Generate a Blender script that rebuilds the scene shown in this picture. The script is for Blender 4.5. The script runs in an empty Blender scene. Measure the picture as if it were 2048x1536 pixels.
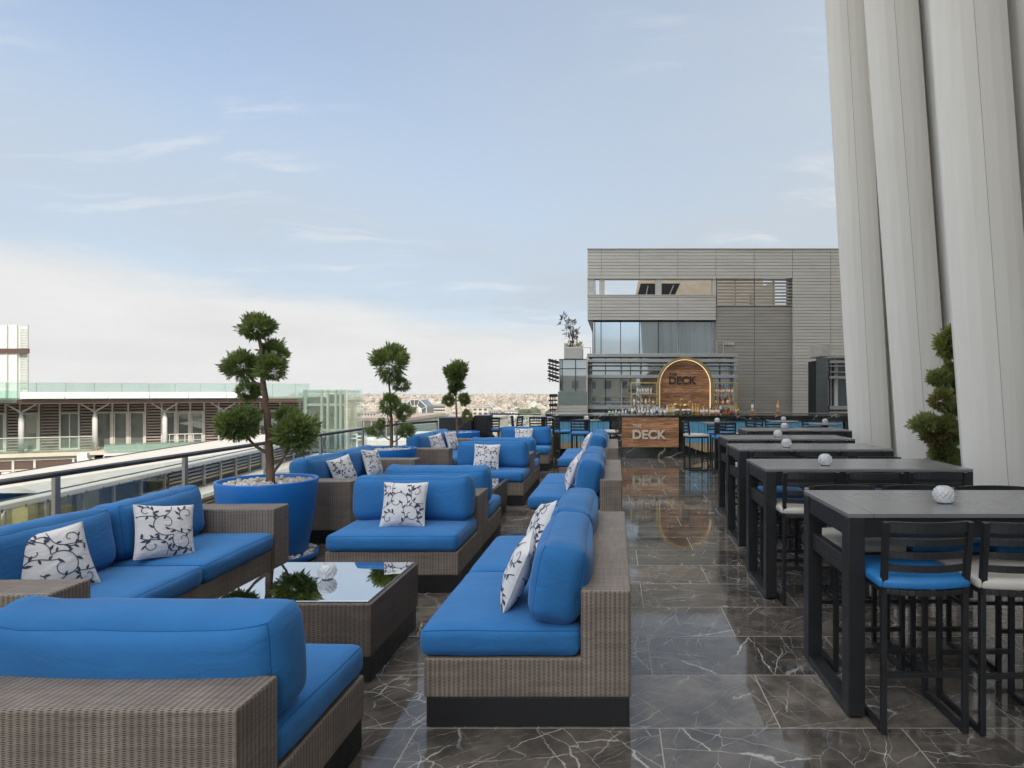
import bpy, bmesh, math, random
from mathutils import Vector, Matrix, noise as mnoise
R = math.radians
PI = math.pi
random.seed(11)
scene = bpy.context.scene
C = scene.collection
# the photograph's perspective: focal length 1300 px in a 2048 px frame, view straight along +Y, eye height 1.67 m
F, CX, CY, H = 1300.0, 1230.0, 782.0, 1.67
def wx(x, Y): return (x - CX) / F * Y
def wz(y, Y): return H - (y - CY) / F * Y

# ------------------------------------------------------------------ materials
class G:
    def __init__(s, nt): s.nt = nt
    def new(s, t, **kw):
        n = s.nt.nodes.new(t)
        for k, v in kw.items(): setattr(n, k, v)
        return n
    def put(s, sock, v):
        if isinstance(v, bpy.types.NodeSocket): s.nt.links.new(v, sock)
        else: sock.default_value = v
    def m(s, op, a, b=None, c=None, clamp=False):
        n = s.new('ShaderNodeMath', operation=op); n.use_clamp = clamp
        s.put(n.inputs[0], a)
        if b is not None: s.put(n.inputs[1], b)
        if c is not None: s.put(n.inputs[2], c)
        return n.outputs[0]
    def vm(s, op, a, b=None, scale=None):
        n = s.new('ShaderNodeVectorMath', operation=op)
        s.put(n.inputs[0], a)
        if b is not None: s.put(n.inputs[1], b)
        if scale is not None: s.put(n.inputs['Scale'], scale)
        return n.outputs[0]
    def comb(s, x, y, z=0.0):
        n = s.new('ShaderNodeCombineXYZ')
        for i, v in enumerate((x, y, z)): s.put(n.inputs[i], v)
        return n.outputs[0]
    def sep(s, v):
        n = s.new('ShaderNodeSeparateXYZ'); s.put(n.inputs[0], v)
        return n.outputs
    def noise(s, vec, scale=5.0, detail=3.0, rough=0.5, dist=0.0, col=False):
        n = s.new('ShaderNodeTexNoise')
        if vec is not None: s.put(n.inputs['Vector'], vec)
        s.put(n.inputs['Scale'], scale); s.put(n.inputs['Detail'], detail)
        s.put(n.inputs['Roughness'], rough); s.put(n.inputs['Distortion'], dist)
        return n.outputs['Color' if col else 'Fac']
    def vor(s, vec, scale, feature='DISTANCE_TO_EDGE', rnd=1.0):
        n = s.new('ShaderNodeTexVoronoi', feature=feature)
        s.put(n.inputs['Vector'], vec); s.put(n.inputs['Scale'], scale); s.put(n.inputs['Randomness'], rnd)
        return n.outputs[0]
    def ramp(s, v, a, b, t0=0.0, t1=1.0, smooth=True):
        n = s.new('ShaderNodeMapRange')
        if smooth: n.interpolation_type = 'SMOOTHSTEP'
        s.put(n.inputs[0], v)
        for i, x in enumerate((a, b, t0, t1)): s.put(n.inputs[1 + i], x)
        return n.outputs[0]
    def mix(s, f, a, b, mode='MIX'):
        n = s.new('ShaderNodeMix', data_type='RGBA', blend_type=mode)
        s.put(n.inputs[0], f)
        for k, v in ((6, a), (7, b)):
            if isinstance(v, tuple) and len(v) == 3: v = v + (1,)
            s.put(n.inputs[k], v)
        return n.outputs[2]
    def obj(s): return s.new('ShaderNodeTexCoord').outputs['Object']
    def uv(s): return s.new('ShaderNodeTexCoord').outputs['UV']
    def rnd(s): return s.new('ShaderNodeObjectInfo').outputs['Random']
    def bump(s, h, strength=0.3, dist=0.01):
        n = s.new('ShaderNodeBump'); s.put(n.inputs['Strength'], strength); s.put(n.inputs['Distance'], dist)
        s.put(n.inputs['Height'], h)
        return n.outputs[0]

def newmat(name):
    m = bpy.data.materials.new(name); m.use_nodes = True
    nt = m.node_tree
    return m, G(nt), nt.nodes['Principled BSDF']

def pmat(name, col, rough=0.5, metal=0.0, nscale=6.0, namt=0.12, bump=0.0, bscale=60.0, spec=0.5, rvar=0.06, sheen=0.0, stretch=None, emit=None):
    m, g, b = newmat(name)
    v = g.obj()
    if stretch: v = g.vm('MULTIPLY', v, stretch)
    n1 = g.noise(v, nscale, 4)
    k = g.ramp(n1, 0.25, 0.75, 1 - namt, 1 + namt, False)
    c = g.vm('MULTIPLY', tuple(col), g.comb(k, k, k))
    g.put(b.inputs['Base Color'], c)
    g.put(b.inputs['Roughness'], g.ramp(g.noise(v, nscale * 2.3, 3), 0.3, 0.7, max(0.01, rough - rvar), min(1, rough + rvar), False))
    b.inputs['Metallic'].default_value = metal
    b.inputs['Specular IOR Level'].default_value = spec
    if sheen:
        b.inputs['Sheen Weight'].default_value = sheen
    if bump:
        g.put(b.inputs['Normal'], g.bump(g.noise(v, bscale, 4), bump, 0.01))
    if emit:
        b.inputs['Emission Color'].default_value = tuple(emit[:3]) + (1,)
        b.inputs['Emission Strength'].default_value = emit[3]
    return m

M = {}
# blue outdoor fabric: fine weave, soft creases
def fabric(name, col, crease=0.24):
    m, g, b = newmat(name)
    v = g.obj()
    n1 = g.noise(v, 2.5, 4)
    k = g.ramp(n1, 0.3, 0.7, 0.88, 1.12, False)
    w = g.noise(v, 420.0, 1)
    k = g.m('MULTIPLY', k, g.ramp(w, 0.3, 0.7, 0.93, 1.07, False))
    g.put(b.inputs['Base Color'], g.vm('MULTIPLY', tuple(col), g.comb(k, k, k)))
    b.inputs['Roughness'].default_value = 0.85
    b.inputs['Specular IOR Level'].default_value = 0.25
    b.inputs['Sheen Weight'].default_value = 0.12
    b.inputs['Sheen Roughness'].default_value = 0.4
    vs = g.vm('MULTIPLY', v, (3.4, 3.4, 9.5))
    cr = g.noise(vs, 1.0, 3, 0.55, 0.8)
    fold = g.m('ABSOLUTE', g.m('SUBTRACT', cr, 0.5))
    fold = g.ramp(fold, 0.0, 0.16, 0.0, 1.0)
    h = g.m('ADD', g.m('MULTIPLY', fold, 0.5), g.m('MULTIPLY', w, 0.05))
    g.put(b.inputs['Normal'], g.bump(h, crease, 0.012))
    return m
M['blue'] = fabric('blue_fabric', (0.025, 0.142, 0.362))
M['piping'] = fabric('blue_piping', (0.012, 0.115, 0.32), 0.1)
M['white_fabric'] = fabric('white_fabric', (0.60, 0.59, 0.60), 0.35)
M['navy'] = pmat('navy_print', (0.035, 0.045, 0.080), 0.85)

def wicker(name, c_hi, c_lo, pu=0.0235, pv=0.0070):
    """woven strips: upright stakes every pu metres, flat strands every pv metres dipping behind every stake in turn"""
    m, g, b = newmat(name)
    s = g.sep(g.uv())
    u, v = s[0], s[1]
    uu = g.m('DIVIDE', u, pu); colm = g.m('FLOOR', uu); fu = g.m('FRACT', uu)
    vv = g.m('ADD', g.m('DIVIDE', v, pv), g.m('MULTIPLY', g.m('FLOORED_MODULO', colm, 2.0), 0.5))
    row = g.m('FLOOR', vv); fv = g.m('FRACT', vv)
    cu = g.m('SUBTRACT', 1.0, g.m('ABSOLUTE', g.m('SUBTRACT', g.m('MULTIPLY', fu, 2.0), 1.0)))
    cv = g.m('SUBTRACT', 1.0, g.m('ABSOLUTE', g.m('SUBTRACT', g.m('MULTIPLY', fv, 2.0), 1.0)))
    gap = g.m('MULTIPLY', g.ramp(cu, 0.25, 0.75), g.ramp(cv, 0.30, 0.80))
    thin = g.m('MULTIPLY', g.ramp(cv, 0.75, 1.0), 0.35)
    gap = g.m('MAXIMUM', gap, thin)
    stake = g.m('MULTIPLY', g.ramp(cu, 0.80, 1.0), 0.35)
    n = g.noise(g.obj(), 6.0, 4)
    rn = g.new('ShaderNodeTexWhiteNoise', noise_dimensions='2D')
    g.put(rn.inputs['Vector'], g.comb(row, g.m('FLOOR', g.m('DIVIDE', u, pu * 7))))
    rc = g.new('ShaderNodeTexWhiteNoise', noise_dimensions='1D'); g.put(rc.inputs['W'], colm)
    k = g.m('MULTIPLY', g.ramp(n, 0.3, 0.7, 0.86, 1.14, False), g.m('MULTIPLY', g.ramp(rn.outputs['Value'], 0, 1, 0.84, 1.14, False), g.ramp(rc.outputs['Value'], 0, 1, 0.90, 1.08, False)))
    hi = g.vm('MULTIPLY', tuple(c_hi), g.comb(k, k, k))
    hi = g.mix(stake, hi, tuple(c * 1.3 for c in c_hi))
    g.put(b.inputs['Base Color'], g.mix(gap, hi, tuple(c_lo)))
    b.inputs['Roughness'].default_value = 0.5
    b.inputs['Specular IOR Level'].default_value = 0.4
    g.put(b.inputs['Normal'], g.bump(g.m('SUBTRACT', 1.0, gap), 0.7, 0.003))
    return m
M['wicker'] = wicker('grey_wicker', (0.24, 0.195, 0.162), (0.018, 0.017, 0.014))
M['wicker_dark'] = wicker('dark_wicker', (0.115, 0.092, 0.077), (0.010, 0.010, 0.008), 0.026, 0.010)
M['plinth'] = pmat('black_plinth', (0.010, 0.010, 0.011), 0.45, bump=0.05, bscale=30)

# polished dark marble in 1.2 x 0.6 m slabs, running bond
def marble_floor():
    m, g, b = newmat('polished_marble_tiles')
    P = g.obj(); s = g.sep(P)
    y1 = g.m('DIVIDE', g.m('SUBTRACT', s[1], 3.22), 0.6013)
    row = g.m('FLOOR', y1); fy = g.m('FRACT', y1)
    sh = g.m('MULTIPLY', g.m('SUBTRACT', 1.0, g.m('FLOORED_MODULO', row, 2.0)), 0.5)
    x1 = g.m('ADD', g.m('DIVIDE', g.m('SUBTRACT', s[0], 0.22), 1.2), sh)
    col = g.m('FLOOR', x1); fx = g.m('FRACT', x1)
    dx = g.m('MULTIPLY', g.m('MINIMUM', fx, g.m('SUBTRACT', 1.0, fx)), 1.2)
    dy = g.m('MULTIPLY', g.m('MINIMUM', fy, g.m('SUBTRACT', 1.0, fy)), 0.6)
    grout = g.m('SUBTRACT', 1.0, g.ramp(g.m('MINIMUM', dx, dy), 0.0020, 0.0042))
    wn = g.new('ShaderNodeTexWhiteNoise', noise_dimensions='2D'); g.put(wn.inputs['Vector'], g.comb(col, row))
    rnd = wn.outputs['Value']; rc = g.sep(wn.outputs['Color'])
    off = g.vm('SCALE', wn.outputs['Color'], scale=40.0)
    vr = g.new('ShaderNodeVectorRotate', rotation_type='Z_AXIS')
    g.put(vr.inputs['Vector'], P); g.put(vr.inputs['Angle'], g.m('ADD', g.m('MULTIPLY', g.m('SUBTRACT', rc[1], 0.5), 1.7), 0.75))
    q = g.vm('ADD', vr.outputs[0], off)
    wv = g.vm('SUBTRACT', g.noise(q, 3.2, 4, 0.6, col=True), (0.5, 0.5, 0.5))
    wq = g.vm('ADD', q, g.vm('SCALE', wv, scale=0.13))
    a1 = g.vm('MULTIPLY', wq, (2.6, 0.42, 1.0))
    d1 = g.vor(a1, 1.15)
    mk1 = g.ramp(g.noise(q, 2.4, 4, 0.6), 0.45, 0.66)
    wid = g.m('MULTIPLY', mk1, 0.0075)
    v1 = g.m('MULTIPLY', g.m('SUBTRACT', 1.0, g.ramp(d1, 0.0, g.m('ADD', wid, 0.0015))), mk1)
    a2 = g.vm('MULTIPLY', g.vm('ADD', wq, (3.3, 1.7, 0.0)), (5.6, 1.5, 1.0))
    d2 = g.vor(a2, 1.5)
    mk2 = g.ramp(g.noise(q, 2.6, 3, 0.6), 0.38, 0.62)
    v2 = g.m('MULTIPLY', g.m('SUBTRACT', 1.0, g.ramp(d2, 0.0, 0.016)), g.m('MULTIPLY', mk2, 0.6))
    a3 = g.vm('MULTIPLY', g.vm('ADD', wq, (7.3, 9.7, 0.0)), (1.1, 5.2, 1.0))
    d3 = g.vor(a3, 0.9)
    v3 = g.m('MULTIPLY', g.m('SUBTRACT', 1.0, g.ramp(d3, 0.0, 0.009)), g.m('MULTIPLY', g.ramp(g.noise(q, 1.7, 2), 0.34, 0.58), 0.8))
    vein = g.m('MINIMUM', g.m('ADD', v1, g.m('ADD', v2, v3)), 1.0)
    cloud = g.noise(wq, 3.5, 6, 0.65)
    base = g.mix(g.ramp(cloud, 0.3, 0.72), (0.044, 0.040, 0.036), (0.138, 0.119, 0.099))
    tone = g.ramp(rnd, 0, 1, 0.65, 1.3, False)
    base = g.vm('MULTIPLY', base, g.comb(tone, tone, tone))
    base = g.mix(vein, base, (0.44, 0.43, 0.41))
    base = g.mix(g.m('MULTIPLY', grout, 0.85), base, (0.34, 0.315, 0.285))
    g.put(b.inputs['Base Color'], base)
    rg = g.ramp(g.noise(P, 2.2, 4, 0.6), 0.35, 0.7, 0.035, 0.11, False)
    g.put(b.inputs['Roughness'], g.m('ADD', rg, g.m('MULTIPLY', grout, 0.5)))
    b.inputs['Specular IOR Level'].default_value = 0.50
    g.put(b.inputs['Normal'], g.bump(g.m('ADD', g.m('MULTIPLY', g.noise(g.vm('ADD', P, off), 1.1, 2), 0.5), g.m('MULTIPLY', grout, -0.35)), 0.10, 0.004))
    return m
M['floor'] = marble_floor()

def marble(name):
    m, g, b = newmat(name)
    P = g.obj()
    wv = g.vm('SUBTRACT', g.noise(P, 2.2, 4, 0.6, col=True), (0.5, 0.5, 0.5))
    q = g.vm('ADD', P, g.vm('SCALE', wv, scale=0.5))
    vr = g.new('ShaderNodeVectorRotate', rotation_type='Y_AXIS'); g.put(vr.inputs['Vector'], q); vr.inputs['Angle'].default_value = 0.45
    d = g.vor(g.vm('MULTIPLY', vr.outputs[0], (0.7, 1.0, 2.6)), 0.8)
    v1 = g.m('MULTIPLY', g.m('SUBTRACT', 1.0, g.ramp(d, 0.0, 0.02)), g.ramp(g.noise(P, 1.2, 3), 0.42, 0.6))
    base = g.mix(g.ramp(g.noise(q, 3.0, 6, 0.6), 0.3, 0.7), (0.018, 0.019, 0.016), (0.055, 0.055, 0.046))
    g.put(b.inputs['Base Color'], g.mix(v1, base, (0.55, 0.53, 0.48)))
    b.inputs['Roughness'].default_value = 0.12
    return m
M['marble'] = marble('bar_marble')

def wood(name, hi, lo, plank=0.125):
    m, g, b = newmat(name)
    P = g.obj(); s = g.sep(P)
    zz = g.m('DIVIDE', s[2], plank); row = g.m('FLOOR', zz); fz = g.m('FRACT', zz)
    wn = g.new('ShaderNodeTexWhiteNoise', noise_dimensions='1D'); g.put(wn.inputs['W'], row)
    v = g.vm('ADD', P, g.vm('SCALE', wn.outputs['Color'], scale=13.0))
    gr = g.noise(g.vm('MULTIPLY', v, (1.6, 4.0, 16.0)), 1.6, 7, 0.65, 1.4)
    c = g.mix(g.ramp(gr, 0.34, 0.66), tuple(lo), tuple(hi))
    k = g.ramp(wn.outputs['Value'], 0, 1, 0.62, 1.25, False)
    c = g.vm('MULTIPLY', c, g.comb(k, k, k))
    seam = g.m('SUBTRACT', 1.0, g.ramp(g.m('MINIMUM', fz, g.m('SUBTRACT', 1.0, fz)), 0.01, 0.03))
    g.put(b.inputs['Base Color'], g.mix(g.m('MULTIPLY', seam, 0.7), c, (0.02, 0.012, 0.007)))
    b.inputs['Roughness'].default_value = 0.42
    g.put(b.inputs['Normal'], g.bump(g.m('SUBTRACT', gr, seam), 0.25, 0.003))
    return m
M['wood'] = wood('walnut_planks', (0.54, 0.265, 0.125), (0.18, 0.082, 0.038))
M['crate_wood'] = wood('pale_wood', (0.42, 0.28, 0.15), (0.22, 0.13, 0.07), 0.03)
M['black'] = pmat('black_powder_coat', (0.016, 0.0165, 0.018), 0.38, nscale=4, namt=0.2, bump=0.06, bscale=180)
M['table_slate'] = pmat('slate_table_top', (0.175, 0.175, 0.175), 0.25, nscale=1.2, namt=0.04, bump=0.0, bscale=160, rvar=0.02)
M['stool_blue'] = pmat('blue_vinyl', (0.020, 0.17, 0.43), 0.48, nscale=4, namt=0.1, bump=0.10, bscale=35)
M['stool_white'] = pmat('off_white_vinyl', (0.50, 0.47, 0.43), 0.5, nscale=4, namt=0.08, bump=0.10, bscale=35)
M['pot_blue'] = pmat('blue_pot_paint', (0.010, 0.155, 0.52), 0.36, nscale=2, namt=0.06, bump=0.0, bscale=12)
M['soil'] = pmat('dark_soil', (0.03, 0.024, 0.018), 0.9, bump=0.5)
M['pebble'] = pmat('pale_pebbles', (0.62, 0.57, 0.51), 0.75, nscale=9, namt=0.35, bump=0.2)
M['steel'] = pmat('brushed_steel', (0.42, 0.41, 0.40), 0.42, 1.0, nscale=3, namt=0.1)
M['rail_cap'] = pmat('dark_polished_handrail', (0.15, 0.145, 0.14), 0.15, 1.0, nscale=2, namt=0.3)
M['gold'] = pmat('brushed_brass', (0.66, 0.47, 0.20), 0.30, 1.0, nscale=5, namt=0.12)
M['gold_paint'] = pmat('champagne_metal_paint', (0.34, 0.245, 0.115), 0.36, 0.45, nscale=5, namt=0.12)
M['letter_light'] = pmat('champagne_letters', (0.66, 0.57, 0.44), 0.45, 0.15, namt=0.08)
M['letter_dark'] = pmat('dark_bronze_letters', (0.05, 0.035, 0.022), 0.45, 0.2, namt=0.1)
M['led'] = pmat('warm_led_strip', (0.9, 0.8, 0.55), 0.5, emit=(1.0, 0.80, 0.45, 0.6))
M['mirror'] = None

def mirror_top():
    m, g, b = newmat('black_glass_top')
    g.put(b.inputs['Base Color'], g.mix(g.ramp(g.noise(g.obj(), 3.0, 3), 0.3, 0.7), (0.66, 0.69, 0.72), (0.71, 0.735, 0.76)))
    b.inputs['Metallic'].default_value = 1.0
    b.inputs['Roughness'].default_value = 0.015
    return m
M['mirror'] = mirror_top()

def thin_glass(name, tint, refl=1.0, ior=1.5, dirt=0.04):
    m = bpy.data.materials.new(name); m.use_nodes = True
    nt = m.node_tree; nt.nodes.clear(); g = G(nt)
    out = g.new('ShaderNodeOutputMaterial')
    tr = g.new('ShaderNodeBsdfTransparent'); tr.inputs[0].default_value = tuple(tint) + (1,)
    gl = g.new('ShaderNodeBsdfGlossy'); gl.inputs['Roughness'].default_value = 0.02; gl.inputs['Color'].default_value = (0.95, 0.97, 0.97, 1)
    df = g.new('ShaderNodeBsdfDiffuse'); df.inputs['Color'].default_value = (0.55, 0.58, 0.56, 1)
    fr = g.new('ShaderNodeFresnel'); fr.inputs['IOR'].default_value = ior
    mx = g.new('ShaderNodeMixShader')
    g.put(mx.inputs[0], g.m('MULTIPLY', fr.outputs[0], refl, clamp=True)); nt.links.new(tr.outputs[0], mx.inputs[1]); nt.links.new(gl.outputs[0], mx.inputs[2])
    m2 = g.new('ShaderNodeMixShader')
    g.put(m2.inputs[0], g.ramp(g.noise(g.obj(), 1.5, 4), 0.3, 0.8, dirt * 0.4, dirt * 1.6)); nt.links.new(mx.outputs[0], m2.inputs[1]); nt.links.new(df.outputs[0], m2.inputs[2])
    nt.links.new(m2.outputs[0], out.inputs[0])
    return m
M['rail_glass'] = thin_glass('clear_railing_glass', (0.92, 0.95, 0.935), 0.20, 1.5, 0.012)
M['green_glass'] = thin_glass('pale_green_glass', (0.84, 0.93, 0.89), 1.0, 1.5, 0.06)
M['lift_glass'] = thin_glass('green_lift_glass', (0.88, 0.95, 0.92), 0.55, 1.5, 0.03)
M['bottle_clear'] = thin_glass('clear_bottle_glass', (0.85, 0.90, 0.92), 1.5, 1.5, 0.10)

def window_glass(name, col, metal=0.6, wob=0.0):
    m, g, b = newmat(name)
    n = g.noise(g.obj(), 0.35, 3)
    g.put(b.inputs['Base Color'], g.mix(g.ramp(n, 0.3, 0.7), tuple(c * 0.85 for c in col), tuple(col)))
    b.inputs['Metallic'].default_value = metal
    b.inputs['Roughness'].default_value = 0.02
    if wob: g.put(b.inputs['Normal'], g.bump(g.noise(g.obj(), 0.8, 1), wob, 0.02))
    return m
M['win'] = window_glass('reflective_window_glass', (0.47, 0.54, 0.57), 0.8, 0.06)
M['win_dark'] = window_glass('dark_window_glass', (0.12, 0.15, 0.17), 0.5, 0.05)
M['mall_glass'] = window_glass('mall_door_glass', (0.20, 0.22, 0.20), 0.45, 0.05)

# white ribbed glass globe
def globe_mat():
    m, g, b = newmat('white_ribbed_glass')
    g.put(b.inputs['Base Color'], g.mix(g.noise(g.obj(), 40.0, 2), (0.72, 0.74, 0.76), (0.92, 0.93, 0.94)))
    b.inputs['Roughness'].default_value = 0.12
    b.inputs['Transmission Weight'].default_value = 0.55
    b.inputs['Subsurface Weight'].default_value = 0.0
    return m
M['globe'] = globe_mat()

# pale composite fins: faint vertical streaks
def fin_mat():
    m, g, b = newmat('pale_grey_fin_panels')
    P = g.obj()
    st = g.noise(g.vm('MULTIPLY', P, (9.0, 9.0, 0.12)), 1.6, 5, 0.6)
    bl = g.noise(P, 0.7, 4)
    k = g.m('MULTIPLY', g.ramp(st, 0.3, 0.7, 0.965, 1.03, False), g.ramp(bl, 0.3, 0.7, 0.97, 1.03, False))
    g.put(b.inputs['Base Color'], g.vm('MULTIPLY', (0.75, 0.73, 0.675), g.comb(k, k, k)))
    b.inputs['Roughness'].default_value = 0.5
    g.put(b.inputs['Normal'], g.bump(st, 0.015, 0.01))
    return m
M['fin'] = fin_mat()
M['fin_wall'] = pmat('recessed_facade_wall', (0.72, 0.70, 0.66), 0.6, nscale=2, namt=0.1, stretch=(6, 6, 0.2))
M['seam'] = pmat('dark_joint', (0.33, 0.32, 0.30), 0.8)
M['clad'] = pmat('grey_metal_cladding', (0.445, 0.432, 0.395), 0.45, 0.05, nscale=0.8, namt=0.10, stretch=(1, 1, 7.5))
M['clad_dark'] = pmat('darker_mesh_cladding', (0.28, 0.265, 0.235), 0.55, 0.05, nscale=0.8, namt=0.12, stretch=(1, 1, 7.5))
M['groove'] = pmat('groove_shadow_backing', (0.17, 0.165, 0.15), 0.8)
M['metal_grey'] = pmat('grey_louvre_metal', (0.36, 0.36, 0.35), 0.4, 0.3, nscale=2, namt=0.1)
M['frame_dark'] = pmat('dark_window_frame', (0.035, 0.036, 0.04), 0.45)
M['frame_white'] = pmat('white_window_frame', (0.44, 0.42, 0.375), 0.5)
M['beige'] = pmat('beige_render', (0.56, 0.47, 0.36), 0.85, nscale=3, namt=0.12, bump=0.2)
M['green_panel'] = pmat('grey_green_panel', (0.165, 0.205, 0.18), 0.5)
M['cream'] = pmat('cream_stone', (0.43, 0.385, 0.31), 0.8, nscale=1.5, namt=0.12)
M['white'] = pmat('white_paint', (0.52, 0.505, 0.48), 0.5, namt=0.06)
M['tent'] = pmat('white_tent_fabric', (0.37, 0.35, 0.315), 0.7, nscale=1.2, namt=0.06, bump=0.35, bscale=2.2)
M['frame_pale'] = pmat('pale_parapet_panel', (0.62, 0.64, 0.61), 0.5, namt=0.08)
M['brown'] = pmat('brown_metal_panel', (0.085, 0.050, 0.038), 0.5, nscale=1, namt=0.1)
M['slat_brown'] = pmat('brown_grey_slats', (0.235, 0.19, 0.16), 0.6, nscale=1, namt=0.15)
M['slat_cream'] = pmat('cream_slats', (0.40, 0.335, 0.24), 0.6, nscale=1, namt=0.1)
M['concrete'] = pmat('grey_concrete', (0.30, 0.29, 0.27), 0.8, nscale=0.6, namt=0.18, bump=0.2, bscale=8)
M['roof_grey'] = pmat('grey_flat_roof', (0.24, 0.23, 0.215), 0.85, nscale=0.15, namt=0.2)
M['asphalt'] = pmat('asphalt', (0.055, 0.053, 0.05), 0.85, nscale=0.5, namt=0.2, bump=0.3)
M['interior_warm'] = pmat('yellow_interior_wall', (0.50, 0.42, 0.22), 0.7, namt=0.2)
M['slat_blue'] = pmat('blue_slat_paint', (0.11, 0.36, 0.55), 0.45, nscale=8, namt=0.1)
M['slat_tan'] = pmat('tan_slat_paint', (0.42, 0.32, 0.19), 0.5, nscale=8, namt=0.12)
M['dark_in'] = pmat('dark_interior', (0.015, 0.015, 0.016), 0.8)
M['bark'] = pmat('juniper_bark', (0.135, 0.088, 0.060), 0.9, nscale=14, namt=0.35, bump=0.9, bscale=60, stretch=(1, 1, 0.22))
def leafmat(name, col):
    m = pmat(name, col, 0.6, nscale=6, namt=0.3)
    nt = m.node_tree; g = G(nt); b = nt.nodes['Principled BSDF']; out = [n for n in nt.nodes if n.type == 'OUTPUT_MATERIAL'][0]
    tr = g.new('ShaderNodeBsdfTranslucent'); tr.inputs[0].default_value = (col[0] * 1.5, col[1] * 1.45, col[2] * .9, 1)
    mx = g.new('ShaderNodeMixShader'); mx.inputs[0].default_value = 0.42
    nt.links.new(b.outputs[0], mx.inputs[1]); nt.links.new(tr.outputs[0], mx.inputs[2]); nt.links.new(mx.outputs[0], out.inputs[0])
    return m
M['leaf_a'] = leafmat('juniper_green', (0.165, 0.215, 0.078))
M['leaf_b'] = leafmat('juniper_dark_green', (0.110, 0.160, 0.062))
M['leaf_c'] = leafmat('juniper_yellow_green', (0.24, 0.26, 0.095))
M['leaf_d'] = leafmat('dried_brown_twigs', (0.19, 0.125, 0.065))
M['far_tree'] = pmat('far_tree_green', (0.045, 0.062, 0.028), 0.9, nscale=0.3, namt=0.4)

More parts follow.
